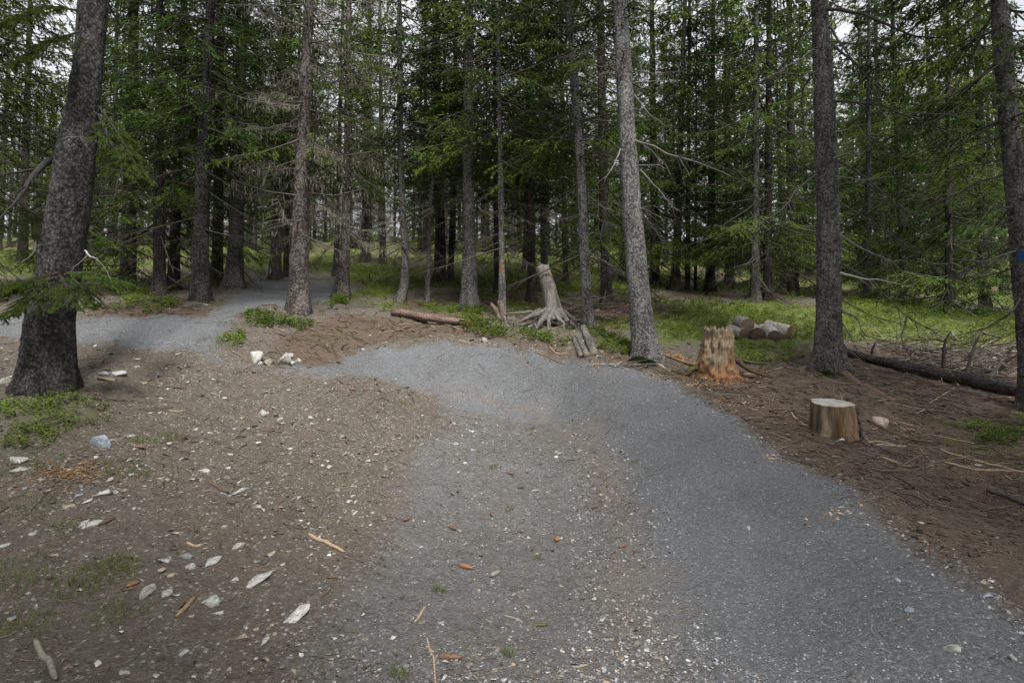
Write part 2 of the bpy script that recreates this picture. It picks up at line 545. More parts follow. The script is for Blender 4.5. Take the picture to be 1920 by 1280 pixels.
def ground_material():
    m = M('forest_ground')
    at_ = m.attr()
    sep = m.N.new('ShaderNodeSeparateColor')
    m.L.new(at_.outputs['Color'], sep.inputs[0])
    g, li, mo, tn = sep.outputs[0], sep.outputs[1], sep.outputs[2], at_.outputs['Alpha']
    nb = m.noise(3.5, 6, 0.65); nm = m.noise(22, 5, 0.7); nf = m.noise(110, 4, 0.7)
    soil = m.mix(nb, m.ramp(nm, (0.36, (0.032, 0.026, 0.021)), (0.66, (0.16, 0.135, 0.108))), m.ramp(nf, (0.34, (0.042, 0.036, 0.029)), (0.66, (0.245, 0.212, 0.172))))
    vs = m.N.new('ShaderNodeTexVoronoi'); vs.inputs['Scale'].default_value = 34
    m.L.new(m.co((1, 1, 1)), vs.inputs['Vector'])
    sepv = m.N.new('ShaderNodeSeparateColor'); m.L.new(vs.outputs['Color'], sepv.inputs[0])
    fleck = m.math('MULTIPLY', m.rng_(sepv.outputs[0], 0.72, 0.75), m.rng_(vs.outputs['Distance'], 0.42, 0.36))
    soil = m.mix(m.math('MULTIPLY', fleck, 0.8), soil, m.ramp(sepv.outputs[1], (0, (0.16, 0.15, 0.14)), (1, (0.42, 0.41, 0.38))))
    lit = m.mix(m.noise(5, 5, 0.7), m.ramp(nf, (0.30, (0.036, 0.023, 0.016)), (0.70, (0.155, 0.112, 0.083))), m.ramp(nm, (0.3, (0.05, 0.034, 0.025)), (0.7, (0.20, 0.155, 0.117))))
    lit = m.mix(m.rng_(m.noise(150, 3, 0.6, vec=m.co((1, 0.35, 1))), 0.62, 0.7, 0, 0.6), lit, (0.33, 0.26, 0.19))
    vg = m.N.new('ShaderNodeTexVoronoi'); vg.inputs['Scale'].default_value = 75
    m.L.new(m.co(), vg.inputs['Vector'])
    sg = m.N.new('ShaderNodeSeparateColor'); m.L.new(vg.outputs['Color'], sg.inputs[0])
    gr = m.ramp(sg.outputs[0], (0.0, (0.105, 0.111, 0.119)), (0.8, (0.165, 0.174, 0.186)), (0.97, (0.225, 0.236, 0.250)), (1.0, (0.34, 0.34, 0.34)))
    gr = m.mix(1.0, gr, m.ramp(m.noise(1.7, 5, 0.6), (0.32, (0.86, 0.85, 0.84)), (0.68, (1.06, 1.07, 1.08))), 'MULTIPLY')
    gr = m.mix(m.rng_(nm, 0.5, 0.75, 0, 0.45), gr, (0.11, 0.098, 0.088))
    mos = m.mix(m.noise(7, 5, 0.7), m.ramp(nf, (0.3, (0.045, 0.065, 0.012)), (0.7, (0.135, 0.175, 0.036))), m.ramp(nm, (0.3, (0.06, 0.06, 0.024)), (0.7, (0.15, 0.19, 0.04))))
    tan = m.ramp(nf, (0.3, (0.12, 0.098, 0.08)), (0.7, (0.27, 0.23, 0.19)))
    def edge(w, k=0.5):
        return m.rng_(m.math('ADD', w, m.math('MULTIPLY', m.math('SUBTRACT', nm, 0.5), k * 2)), 0.3, 0.7)
    c = m.mix(edge(li, 0.45), soil, lit)
    c = m.mix(edge(mo, 0.6), c, mos)
    c = m.mix(edge(g, 0.55), c, gr)
    c = m.mix(m.math('MULTIPLY', edge(tn, 0.8), 0.6), c, tan)
    hgt = m.math('ADD', m.math('MULTIPLY', nf, 0.8), m.math('MULTIPLY', vg.outputs['Distance'], -0.5))
    nrm = m.bump(hgt, 0.8, 0.015, m.bump(nm, 0.7, 0.04))
    m.b.inputs['Specular IOR Level'].default_value = 0.4
    return m.done(c, nrm, m.rng_(g, 0, 1, 0.92, 0.68))
GROUND = ground_material()

ii, jj = np.meshgrid(np.arange(NR - 1), np.arange(NC - 1), indexing='ij')
k0 = (ii * NC + jj).ravel()
quads = np.stack([k0, k0 + 1, k0 + NC + 1, k0 + NC], 1)
col4 = np.stack([wg, wli, wmo, wt], 1)
GV = np.stack([gx, gy, gz], 1)
ft = wtr[quads].sum(1) >= 2
def sub_mesh(name, q, extra=None):
    used, inv = np.unique(q, return_inverse=True)
    V, cc, Q = GV[used], col4[used], inv.reshape(-1, 4)
    if extra is not None:
        Q = np.vstack([Q, extra[1] + len(V)]); V = np.vstack([V, extra[0]]); cc = np.vstack([cc, extra[2]])
    return mesh_obj(name, V, Q, GROUND, None, cc, True)
# the rest of the hillside, out to the sides and behind, coarse
ex = np.linspace(-220, 220, 111); ey = np.linspace(-60, 300, 91)
EX, EY = np.meshgrid(ex, ey)
EX, EY = EX.ravel(), EY.ravel()
EZ = H(EX, EY)
infine = (EY > 1.0) & (EY < 79) & (np.abs(EX) < 1.25 * EY + 3)
EZ = np.where(infine, EZ - 0.9, EZ + noise2(EX, EY, 0.3, 3, 1.0) * 0.4)
EZ = np.where((np.abs(EX) < 9) & (EY < 9) & (EY > -7), EZ - 0.25, EZ)
a, b = np.meshgrid(np.arange(90), np.arange(110), indexing='ij')
e0 = (a * 111 + b).ravel()
EQ = np.stack([e0, e0 + 1, e0 + 112, e0 + 111], 1)
EC = np.stack([EX * 0, EX * 0 + 0.5, EX * 0 + 0.4, EX * 0], 1)
tag(sub_mesh('ground', quads[~ft], (np.stack([EX, EY, EZ], 1), EQ, EC)), 'brown forest floor of litter, moss and broken stone on the slope', kind='structure')
tag(sub_mesh('trail', quads[ft]), 'grey gravel bike trail curving uphill in a banked bend', kind='structure')

# ------------------------------------------------------------------ spruce trees
def kites(P, D, Lg, Wd, Nn, col, soup):
    """leaf-shaped slivers: P base, D direction, Lg length, Wd width, Nn side hint"""
    S = unit(np.cross(D, Nn)) * Wd[:, None]
    n = len(P)
    Up = unit(np.cross(S, D)) * (Wd * 0.35)[:, None]
    V = np.empty((n, 4, 3))
    V[:, 0] = P; V[:, 1] = P + D * (Lg * 0.45)[:, None] + S * 0.5 - Up; V[:, 2] = P + D * Lg[:, None]; V[:, 3] = P + D * (Lg * 0.45)[:, None] - S * 0.5 - Up
    k = np.arange(n)[:, None] * 4
    T = np.concatenate([k + [0, 1, 2], k + [0, 2, 3]])
    soup.add(V.reshape(-1, 3), T, None, np.repeat(col, 4, 0))

def ribbons(A, B, Cc, w, col, soup):
    """thin three-sided twigs along quadratic curves, vectorised (12 triangles each)"""
    n = len(A)
    ts = np.array([0, 0.5, 1.0])
    P = (A[:, None] * ((1 - ts) ** 2)[None, :, None] + B[:, None] * (2 * ts * (1 - ts))[None, :, None] + Cc[:, None] * (ts ** 2)[None, :, None])
    D = unit(Cc - A)
    S = unit(np.cross(D, np.array([0.3, 0.2, 1.0]))); U = np.cross(S, D)
    V = np.empty((n, 3, 3, 3))
    for r, k in enumerate((1.0, 0.7, 0.25)):
        for s in range(3):
            an = s * 2 * pi / 3
            V[:, r, s] = P[:, r] + (S * math.cos(an) + U * math.sin(an)) * (w * k)[:, None]
    q = []
    for r in range(2):
        for s in range(3):
            q.append([r * 3 + s, r * 3 + (s + 1) % 3, r * 3 + 3 + (s + 1) % 3, r * 3 + 3 + s])
    Q = (np.arange(n)[:, None, None] * 9 + np.array(q)[None]).reshape(-1, 4)
    soup.add(V.reshape(-1, 3), None, Q, np.repeat(col, 9, 0))

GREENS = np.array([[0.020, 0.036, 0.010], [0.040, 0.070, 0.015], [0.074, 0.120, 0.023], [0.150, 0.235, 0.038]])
def crown_mesh(name, seed, start, top, rmax, fine=8.0, dens=1.0, grey=0.0, gap=0.0, dead_from=1.2, whorl=0.36, per=5):
    r = np.random.default_rng(seed)
    leaf, dead = Soup(), Soup()
    z = dead_from
    A, B, Cc, Wd = [], [], [], []
    while z < top - 0.3:
        green = z > start
        k = (top - z) / (top - start) if green else 1.0
        env = min(1.0, k * 1.35) ** 0.8 * rmax
        nb = r.integers(per - 2, per + 2) if green else r.integers(1, per)
        a0 = r.random() * 6.28
        for b in range(nb):
            az = a0 + b * 2 * pi / max(nb, 1) + r.normal(0, 0.3)
            L = env * r.uniform(0.55, 1.15) * (1.0 if green else r.uniform(0.35, 0.95))
            zz = z + r.uniform(-0.2, 0.2)
            s0 = r.uniform(-0.75, -0.15) if k > 0.3 or not green else r.uniform(-0.2, 0.4)
            c0 = r.uniform(0.0, 0.38)
            dh = np.array([math.cos(az), math.sin(az), 0]); pr = np.array([-math.sin(az), math.cos(az), 0])
            bend = r.normal(0, 0.12)
            def pt(t):
                t = np.asarray(t)[:, None]
                return np.array([0, 0, zz]) + dh * L * t * (1 - 0.1 * t) + pr * bend * L * t * t + np.array([0, 0, 1.0]) * L * (s0 * t + c0 * t * t)
            e = pt([0, 0.5, 1.0])
            A.append(e[0]); B.append(2 * e[1] - 0.5 * e[0] - 0.5 * e[2]); Cc.append(e[2]); Wd.append(0.009 + 0.006 * L)
            is_dead = (not green) or r.random() < grey
            nt = max(4, int((11 if is_dead else 10) * L / 1.6 + 2))
            tt = np.repeat(np.linspace(0.22, 0.98, nt) + r.normal(0, 0.02, nt), 2)
            sg = np.tile([1.0, -1.0], nt)
            tp = pt(tt)
            tl = L * r.uniform(0.22, 0.44, nt * 2) * (1.1 - 0.75 * tt)
            an = r.uniform(0.6, 1.15, nt * 2)
            td = dh[None] * np.cos(an)[:, None] + pr[None] * (np.sin(an) * sg)[:, None]
            droop = r.uniform(0.25, 0.95, nt * 2)
            tip = tp + td * tl[:, None] + np.array([0, 0, -1.0]) * (tl * droop)[:, None]
            mid = tp + td * (tl * 0.55)[:, None] + np.array([0, 0, -1.0]) * (tl * droop * 0.3)[:, None]
            if is_dead:
                keep = r.random(nt * 2) < 0.75
                A += list(tp[keep]); B += list(mid[keep]); Cc += list(tip[keep]); Wd += [0.0045] * int(keep.sum())
                if grey:
                    nl = int(26 * L)
                    q = r.integers(0, nt * 2, nl); f = r.random(nl)[:, None]
                    lp = tp[q] * (1 - f) + tip[q] * f
                    ld = unit(np.stack([r.normal(0, .18, nl), r.normal(0, .18, nl), -np.ones(nl)], 1))
                    lc = np.array([[0.26, 0.26, 0.19]]) * r.uniform(0.5, 1.25, (nl, 1))
                    kites(lp, ld, r.uniform(0.05, 0.2, nl), r.uniform(0.008, 0.022, nl), r.normal(0, 1, (nl, 3)), lc, leaf)
                continue
            if gap and r.random() < gap: continue
            hi = zz > fine
            per_t = 8 if hi else 15
            per_t = max(2, int(per_t * dens))
            m = nt * 2 * per_t
            q = np.repeat(np.arange(nt * 2), per_t)
            f = r.random(m)[:, None] ** 0.8
            sp = (tp[q] * (1 - f) ** 2 + 2 * mid[q] * f * (1 - f) + tip[q] * f ** 2)
            ddir = unit(unit(tip - tp)[q] + r.normal(0, 0.42, (m, 3)) + np.array([0, 0, -0.12]))
            ln = r.uniform(0.10, 0.19, m) if hi else r.uniform(0.05, 0.115, m)
            wd = r.uniform(0.026, 0.042, m) if hi else r.uniform(0.015, 0.026, m)
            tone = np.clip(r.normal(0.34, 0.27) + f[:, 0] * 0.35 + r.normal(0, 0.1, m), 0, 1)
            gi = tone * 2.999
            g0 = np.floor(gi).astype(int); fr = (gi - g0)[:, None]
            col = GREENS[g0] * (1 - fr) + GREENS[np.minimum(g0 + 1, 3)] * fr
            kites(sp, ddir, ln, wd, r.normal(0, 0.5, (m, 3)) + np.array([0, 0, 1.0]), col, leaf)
        z += whorl * r.uniform(0.8, 1.25) * (1.6 if z > fine else 1.0) * (1.0 if green else 0.8)
    n = len(A)
    tw = np.array([[0.085, 0.075, 0.066]]) * r.uniform(0.5, 1.5, (n, 1))
    if grey: tw = tw * 1.5
    ribbons(np.array(A), np.array(B), np.array(Cc), np.array(Wd), tw, dead)
    return leaf.mesh('crown', LEAF, False) if leaf.n else None, dead.mesh('branches', TWIG)

PROTO = {}
for nm, kw in dict(
    low=dict(seed=1, start=0.5, top=15, rmax=2.5, fine=7.5, dead_from=0.3),
    low2=dict(seed=2, start=1.5, top=17, rmax=2.4, fine=8, dead_from=0.4, gap=0.12),
    mid=dict(seed=3, start=2.9, top=18, rmax=2.15, fine=8.5, gap=0.26, dead_from=0.8),
    mid2=dict(seed=4, start=3.8, top=20, rmax=2.0, fine=9, gap=0.32, dead_from=1.4),
    high=dict(seed=5, start=7.6, top=22, rmax=1.9, fine=8, dead_from=5.2, per=4),
    grey=dict(seed=6, start=2.4, top=18, rmax=1.9, fine=8, grey=0.72, dens=0.9, dead_from=1.6),
    far=dict(seed=7, start=1.2, top=18, rmax=2.2, fine=0.5, dens=1.3, dead_from=0.5, whorl=0.36),
    far2=dict(seed=8, start=4.5, top=18, rmax=1.8, fine=0.5, dens=1.3, dead_from=0.8, whorl=0.36, gap=0.2)).items():
    PROTO[nm] = crown_mesh(nm, **kw)
TOPS = dict(low=15, low2=17, mid=18, mid2=20, high=22, grey=18, far=18, far2=20)

def dead_branch_mesh(seed, L, lichen=False, droop=0.5, twigs=9):
    r = np.random.default_rng(seed)
    s = Soup()
    t = np.linspace(0, 1, 9)
    wob = np.cumsum(r.normal(0, 0.025, (9, 3)), 0) * L
    P = np.stack([t * L * (1 - .15 * t * droop), 0 * t, -droop * L * t * 0.75 + 0.28 * L * droop * t ** 2], 1) + wob - wob[0]
    base = np.array([0.15, 0.135, 0.12]) * (1.7 if lichen else 1.0)
    s.tube(P, np.linspace(0.009 + 0.007 * L, 0.003, 9), 5, col=base)
    for k in range(twigs):
        q = r.uniform(0.2, 0.95); i = min(int(q * 8), 7)
        p0 = P[i] + (P[i + 1] - P[i]) * (q * 8 - i)
        an = r.uniform(0.4, 1.2) * r.choice([-1, 1])
        d = np.array([math.cos(an), math.sin(an), r.uniform(-0.8, 0.25)])
        l = L * r.uniform(0.1, 0.36)
        u = np.linspace(0, 1, 5)[:, None]
        pp = p0 + d * l * u + np.array([0, 0, -0.35 * l]) * u ** 2 + np.cumsum(r.normal(0, 0.03 * l, (5, 3)), 0)
        s.tube(pp, np.linspace(0.0055, 0.0018, 5), 3, col=base * r.uniform(0.7, 1.3))
        if lichen:
            n = 9
            f = r.random(n)
            lp = p0 + d * l * f[:, None] + np.array([0, 0, -0.35 * l]) * (f ** 2)[:, None]
            kites(lp, unit(np.stack([r.normal(0, .2, n), r.normal(0, .2, n), -np.ones(n)], 1)), r.uniform(0.04, 0.16, n), r.uniform(0.008, 0.02, n),
                  r.normal(0, 1, (n, 3)), np.array([[0.34, 0.34, 0.25]]) * r.uniform(0.6, 1.2, (n, 1)), s)
    return s.mesh('dead_branch', TWIG)
DEAD = [dead_branch_mesh(30 + k, L, False, d, tw) for k, (L, d, tw) in enumerate([(0.5, .2, 3), (0.9, .5, 7), (1.4, .7, 12), (1.9, .9, 16), (1.2, .3, 8), (2.3, .7, 20)])]
DEADL = [dead_branch_mesh(50 + k, L, True, d, tw) for k, (L, d, tw) in enumerate([(0.7, .3, 8), (1.1, .5, 14), (1.5, .6, 18)])]

def trunk_arrays(path, rad, Ht, sides=18, rel=0.012, flare=0.55, seed=0, roots=5, ring=0.25):
    """path: local points from the base up; extended to height Ht and into the soil"""
    r = np.random.default_rng(seed)
    path = np.asarray(path, float); rad = np.asarray(rad, float)
    d = unit(path[-1] - path[-2] if len(path) > 1 else np.array([0, 0, 1.0]))
    d0 = unit(path[-1] - path[0]); d = unit(d * 0.4 + d0 * 0.6)
    if path[-1, 2] < Ht:
        path = np.vstack([path, path[-1] + d * (Ht - path[-1, 2])]); rad = np.append(rad, 0.015)
    zz = path[:, 2]
    vis = min(Ht, 12)
    z = np.concatenate([[-0.35, -0.15], np.arange(0, 1.2, min(ring, 0.08)), np.arange(1.2, vis, ring), np.arange(vis, Ht + .01, 1.0)])
    zc = np.clip(z, zz[0], zz[-1])
    # smooth interpolation
    P = np.stack([np.interp(zc, zz, path[:, 0]), np.interp(zc, zz, path[:, 1]), z], 1)
    ker = np.array([1, 2, 3, 2, 1.]) / 9
    for a in (0, 1):
        pp = np.pad(P[:, a], 2, mode='edge'); P[:, a] = np.convolve(pp, ker, 'valid')
    R = np.interp(zc, zz, rad)
    th = np.linspace(0, 2 * pi, sides, endpoint=False)
    ph = r.random() * 6.28
    fl = np.exp(-np.clip(z, 0, None) / 0.22)[:, None] * flare * 1.1 * (0.55 + 0.45 * np.cos(roots * th + ph + 0.8 * np.sin(th + ph)))[None] + (np.exp(-np.clip(z, 0, None) / 0.9) * 0.12)[:, None]
    X = np.stack([np.cos(th)[None] * R[:, None] * 1.0 + P[:, :1], np.sin(th)[None] * R[:, None] + P[:, 1:2], np.repeat(z[:, None], sides, 1)], -1)
    nz = fbm(X.reshape(-1, 3) * np.array([14, 14, 9]) + seed, 4, 0.65).reshape(len(z), sides)
    nl = fbm(X.reshape(-1, 3) * np.array([3, 3, 1.5]) + seed, 2).reshape(len(z), sides)
    ml = 1 + fl + (nz * rel + nl * 0.02) / np.clip(R, 0.03, None)[:, None]
    V, Q, T = tube(P, R, sides, True, ml)
    return V, Q, T, P

GOLD = 2.39996
TRUNK = {}
def spruce(label, path, Y, proto='mid', bark=None, cat='spruce tree', dead=(3, 1.0, 6.0), lich=False, Ht=None, sides=14, rel=0.010, ring=0.25, flare=0.5,
           seed=None, group=None, rot=None, scale=1.0, name='spruce_tree', roots=5):
    """path: (column, row, width) of the trunk as seen; Y metres ahead"""
    seed = seed if seed is not None else int(path[0][0]) + 7
    r = np.random.default_rng(seed)
    b = at(path[0][0], path[0][1], Y)
    b[2] = ground_z(b[0], b[1])[0]
    ob = math.cos(math.atan((path[0][0] - 960) / F))        # a round trunk off the axis shows wider
    pts = [np.zeros(3)]; rad = [path[0][2] * Y / F / 2 * ob]
    for (px, py, w) in path[1:]:
        p = at(px, py, Y) - b
        pts.append(p); rad.append(w * Y / F / 2 * ob)
    Ht = Ht or TOPS[proto] * scale
    V, Q, T, P = trunk_arrays(pts, rad, Ht, sides, rel, flare, seed, roots, ring)
    root = tag(empty(name, b), label, cat, group)
    TRUNK[root.name] = mesh_obj('trunk', V, [T, Q], bark or BARK_GREY, root, None, True)
    leaf, dd = PROTO[proto]
    ax = Vector(pts[-1]).normalized() if len(pts) > 1 else Vector((0, 0, 1))
    q = Vector((0, 0, 1)).rotation_difference(ax)
    rz = rot if rot is not None else r.random() * 6.28
    for nm, me in (('crown', leaf), ('branches', dd)):
        if me is None: continue
        o = mesh_obj(nm, None, None, None, root, data=me)
        o.rotation_mode = 'QUATERNION'
        o.rotation_quaternion = q @ Quaternion((0, 0, 1), rz)
        o.scale = (scale,) * 3
        if nm == 'branches': o['kind'] = 'stuff'
    n, z0, z1 = dead
    for k in range(n):
        z = r.uniform(z0, z1)
        i = int(np.argmin(np.abs(P[:, 2] - z)))
        bank = DEADL if (lich and r.random() < 0.7) else DEAD
        o = mesh_obj('dead_branch', None, None, None, root, data=bank[r.integers(0, len(bank))])
        o.location = P[i]
        o.rotation_euler = (r.normal(0, 0.15), r.uniform(-0.35, 0.2), k * GOLD + r.normal(0, 0.4))
        s = r.uniform(0.6, 1.1); o.scale = (s, s, s)
    return root, P

# the trees that can be told apart: label, trunk as seen, metres ahead
BIG, PBIG = spruce('thick dark spruce trunk at the left edge leaning right, green branch low in front', [(88,725,108),(93,600,92),(114,480,88),(125,417,85),(144,280,80),(164,140,66),(177,0,60)],
    6.9, 'high', BARK_DARK, dead=(3, 2.0, 4.0), Ht=22, sides=72, rel=0.022, ring=0.035, flare=0.28, rot=1.0, roots=6)
RIGHT, PRIGHT = spruce('dark spruce trunk cut by the right edge with blue paint marks', [(1940,800,52),(1927,600,47),(1908,400,45),(1890,200,41),(1873,0,36)],
    8.0, 'mid2', BARK_GREY, dead=(7, 1.5, 6.0), Ht=22, sides=48, rel=0.014, ring=0.05, rot=2.2)
T36, P36 = spruce('straight grey-brown spruce behind the sawn stump with a pale dead branch', [(1552,688,52),(1554,600,48),(1553,400,44),(1546,200,40),(1536,0,34)],
    9.8, 'high', BARK_GREY, dead=(0, 1, 1), Ht=23, sides=48, rel=0.014, ring=0.05, rot=0.4, flare=0.75)
T29, P29 = spruce('pale speckled spruce trunk leaning left beside the bend, moss at its foot', [(1211,680,46),(1203,600,41),(1187,420,37),(1173,200,32),(1162,0,27)],
    10.0, 'high', BARK_PALE, dead=(9, 2.5, 7.0), Ht=23, sides=48, rel=0.012, ring=0.05, rot=3.3, flare=0.5)
spruce('slim speckled pale spruce right of the weathered root stump', [(1103,617,20),(1092,400,18),(1088,300,17),(1080,200,15),(1066,0,13)], 11.8, 'mid2', BARK_PALE, dead=(5, 2, 5), sides=26, ring=0.1, seed=27)
spruce('reddish patched spruce standing alone on the brown bank above the white rocks', [(560,586,41),(561,500,34),(566,300,27),(580,0,19)], 11.6, 'grey', BARK_RED, dead=(8, 1.2, 5), lich=True, sides=32, ring=0.08, rot=0.5, flare=0.3)
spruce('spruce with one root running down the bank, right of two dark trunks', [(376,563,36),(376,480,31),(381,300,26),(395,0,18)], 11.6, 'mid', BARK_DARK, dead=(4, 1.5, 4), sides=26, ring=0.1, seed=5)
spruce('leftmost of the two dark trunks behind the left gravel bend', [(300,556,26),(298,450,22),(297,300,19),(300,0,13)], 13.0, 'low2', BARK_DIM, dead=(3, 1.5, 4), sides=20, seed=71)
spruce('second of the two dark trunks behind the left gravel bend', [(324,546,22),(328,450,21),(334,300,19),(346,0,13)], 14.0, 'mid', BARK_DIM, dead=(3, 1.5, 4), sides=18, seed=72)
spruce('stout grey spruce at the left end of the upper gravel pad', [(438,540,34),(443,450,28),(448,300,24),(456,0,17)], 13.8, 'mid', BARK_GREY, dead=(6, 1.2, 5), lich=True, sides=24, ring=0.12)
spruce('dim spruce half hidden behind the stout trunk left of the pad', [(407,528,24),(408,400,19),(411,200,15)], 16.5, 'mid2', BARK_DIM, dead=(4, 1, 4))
spruce('spruce with flared foot at the far rim of the upper gravel pad', [(515,524,23),(520,400,19),(527,200,15),(531,60,12)], 17.6, 'grey', BARK_GREY, dead=(5, 1.2, 5), lich=True, sides=18)
spruce('thin trunk just right of the flared one at the pad rim', [(536,521,10),(539,400,9),(543,200,7)], 18.3, 'mid2', BARK_DIM, dead=(3, 1, 4), sides=12)
spruce('reddish spruce with a bulging foot beside the upper gravel pad', [(640,557,27),(648,450,17),(652,300,15),(654,0,12)], 14.2, 'grey', BARK_RED, dead=(7, 1.5, 6), lich=True, sides=22, ring=0.12)
spruce('thin straight trunk close behind the bulging-footed spruce', [(630,527,11),(633,400,9),(638,200,7)], 18.8, 'mid2', BARK_DIM, dead=(3, 1, 4), sides=12)
spruce('slender pale far trunk between the bulging-footed spruce and the curved one', [(688,492,10),(690,350,9),(692,200,7)], 26, 'grey', BARK_PALE, dead=(5, 1, 6), lich=True, sides=10)
spruce('short dark far trunk left of the curved spruce', [(718,500,13),(717,400,11),(715,250,9)], 24, 'mid', BARK_DIM, dead=(3, 1, 4), sides=12)
spruce('slim grey spruce with a curved foot behind the left end of the fallen log', [(748,567,17),(758,540,15),(760,480,14),(754,380,12),(751,300,11),(749,0,9)], 14.5, 'mid2', BARK_GREY, dead=(4, 2, 5), sides=18, ring=0.12)
spruce('very thin pole-like spruce behind the middle of the fallen log', [(801,563,9),(804,480,8),(809,350,8),(813,150,6)], 15.0, 'mid2', BARK_PALE, dead=(3, 2, 5), sides=12, scale=0.8)
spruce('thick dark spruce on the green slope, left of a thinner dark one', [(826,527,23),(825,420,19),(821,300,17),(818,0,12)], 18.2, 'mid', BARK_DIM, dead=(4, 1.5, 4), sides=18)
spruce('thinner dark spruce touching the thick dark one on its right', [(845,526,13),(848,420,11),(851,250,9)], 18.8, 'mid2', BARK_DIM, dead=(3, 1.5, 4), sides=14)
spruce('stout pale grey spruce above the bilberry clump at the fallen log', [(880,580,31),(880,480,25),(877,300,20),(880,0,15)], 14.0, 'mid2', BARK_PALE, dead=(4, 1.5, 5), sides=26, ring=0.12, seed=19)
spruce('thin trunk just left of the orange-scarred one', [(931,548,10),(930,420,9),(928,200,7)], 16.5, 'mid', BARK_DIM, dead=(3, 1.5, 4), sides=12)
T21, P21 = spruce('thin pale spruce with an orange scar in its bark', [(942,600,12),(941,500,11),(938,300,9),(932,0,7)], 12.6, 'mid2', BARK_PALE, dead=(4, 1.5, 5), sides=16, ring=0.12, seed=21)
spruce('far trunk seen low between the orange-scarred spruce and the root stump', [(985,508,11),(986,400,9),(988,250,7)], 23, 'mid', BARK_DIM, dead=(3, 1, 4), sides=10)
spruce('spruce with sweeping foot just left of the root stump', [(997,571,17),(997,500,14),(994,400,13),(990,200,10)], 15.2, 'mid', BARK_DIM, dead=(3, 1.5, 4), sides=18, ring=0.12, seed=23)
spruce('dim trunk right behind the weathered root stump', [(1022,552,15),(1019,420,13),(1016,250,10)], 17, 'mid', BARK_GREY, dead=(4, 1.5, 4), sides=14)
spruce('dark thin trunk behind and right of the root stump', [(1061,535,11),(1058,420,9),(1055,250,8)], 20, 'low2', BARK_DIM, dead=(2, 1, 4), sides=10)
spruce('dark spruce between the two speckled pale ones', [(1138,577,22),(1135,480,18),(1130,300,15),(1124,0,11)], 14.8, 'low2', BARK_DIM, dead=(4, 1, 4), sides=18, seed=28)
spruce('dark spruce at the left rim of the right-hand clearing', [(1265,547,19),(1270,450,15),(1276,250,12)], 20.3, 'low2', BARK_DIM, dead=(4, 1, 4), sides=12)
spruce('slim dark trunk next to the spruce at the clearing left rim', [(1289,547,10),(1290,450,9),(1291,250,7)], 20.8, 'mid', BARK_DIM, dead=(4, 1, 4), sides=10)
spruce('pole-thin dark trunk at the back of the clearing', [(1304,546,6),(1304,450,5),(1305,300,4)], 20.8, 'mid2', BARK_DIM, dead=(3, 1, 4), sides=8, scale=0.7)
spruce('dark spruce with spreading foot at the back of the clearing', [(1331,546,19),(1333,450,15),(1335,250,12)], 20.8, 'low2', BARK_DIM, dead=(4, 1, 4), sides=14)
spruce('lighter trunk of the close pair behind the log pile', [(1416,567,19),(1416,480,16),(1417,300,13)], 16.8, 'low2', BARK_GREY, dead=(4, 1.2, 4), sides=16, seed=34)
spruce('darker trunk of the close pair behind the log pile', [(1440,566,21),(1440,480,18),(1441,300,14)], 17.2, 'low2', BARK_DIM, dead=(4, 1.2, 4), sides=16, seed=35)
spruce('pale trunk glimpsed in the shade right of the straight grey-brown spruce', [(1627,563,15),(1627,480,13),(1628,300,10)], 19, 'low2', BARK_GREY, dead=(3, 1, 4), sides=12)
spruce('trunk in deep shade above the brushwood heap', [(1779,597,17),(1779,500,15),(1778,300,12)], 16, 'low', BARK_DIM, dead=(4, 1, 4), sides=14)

# the wood behind: trees that nothing tells apart
TR_MESH = {}
def wood_tree(px, Y, proto, scale, label, group, rz):
    x = (px - 960) / F * Y
    z = float(ground_z(x, Y)[0]) if abs(x / Y) < 1.25 else h1(x, Y)
    key = 'thick' if proto.startswith('low') else 'thin'
    if key not in TR_MESH:
        V, Q, T, P = trunk_arrays([np.zeros(3), np.array([0.03, 0.02, 4.0])], [0.17, 0.14], 18, 10, 0.01, 0.5, 3, 5, 0.4)
        TR_MESH[key] = make_mesh('trunk', V, [T, Q], BARK_DIM)
    root = tag(empty('spruce_tree', (x, Y, z), rz), label, 'spruce tree', group)
    root.scale = (scale,) * 3
    mesh_obj('trunk', None, None, None, root, data=TR_MESH[key])
    for nm, me in zip(('crown', 'branches'), PROTO[proto]):
        o = mesh_obj(nm, None, None, None, root, data=me)
        if nm == 'branches': o['kind'] = 'stuff'
for k, (px, Y, pr, lab) in enumerate([
    (236, 14.5, 'low', 'bright leafy spruce reaching to the ground behind the big left trunk'),
    (-150, 9.5, 'mid', 'spruce beyond the left edge whose green boughs hang in at the upper left'),
    (-95, 12.0, 'low2', 'spruce at the left edge behind the big left trunk, its branches hanging into view'),
    (35, 21, 'low2', 'far left spruce whose trunk stands against the bright sky gap'),
    (1490, 20, 'low', 'dense low-branched spruce left of the straight grey-brown trunk'),
    (1700, 21, 'low', 'dense low-branched spruce right of the straight grey-brown trunk'),
    (1850, 17, 'low', 'dark low-branched spruce behind the blue-marked trunk'),
    (1660, 27, 'low2', 'dense spruce farther back in the shade on the right'),
    (1370, 25, 'low2', 'dense spruce at the back of the clearing above the log pile'),
    (1230, 22, 'low', 'low-branched spruce seen right of the leaning speckled trunk'),
    (1170, 24, 'low2', 'leafy spruce seen left of the leaning speckled trunk')]):
    wood_tree(px, Y, pr, random.uniform(0.9, 1.15), lab, None, random.random() * 6.28)
spots = []
r_ = np.random.default_rng(77)
tries = 0
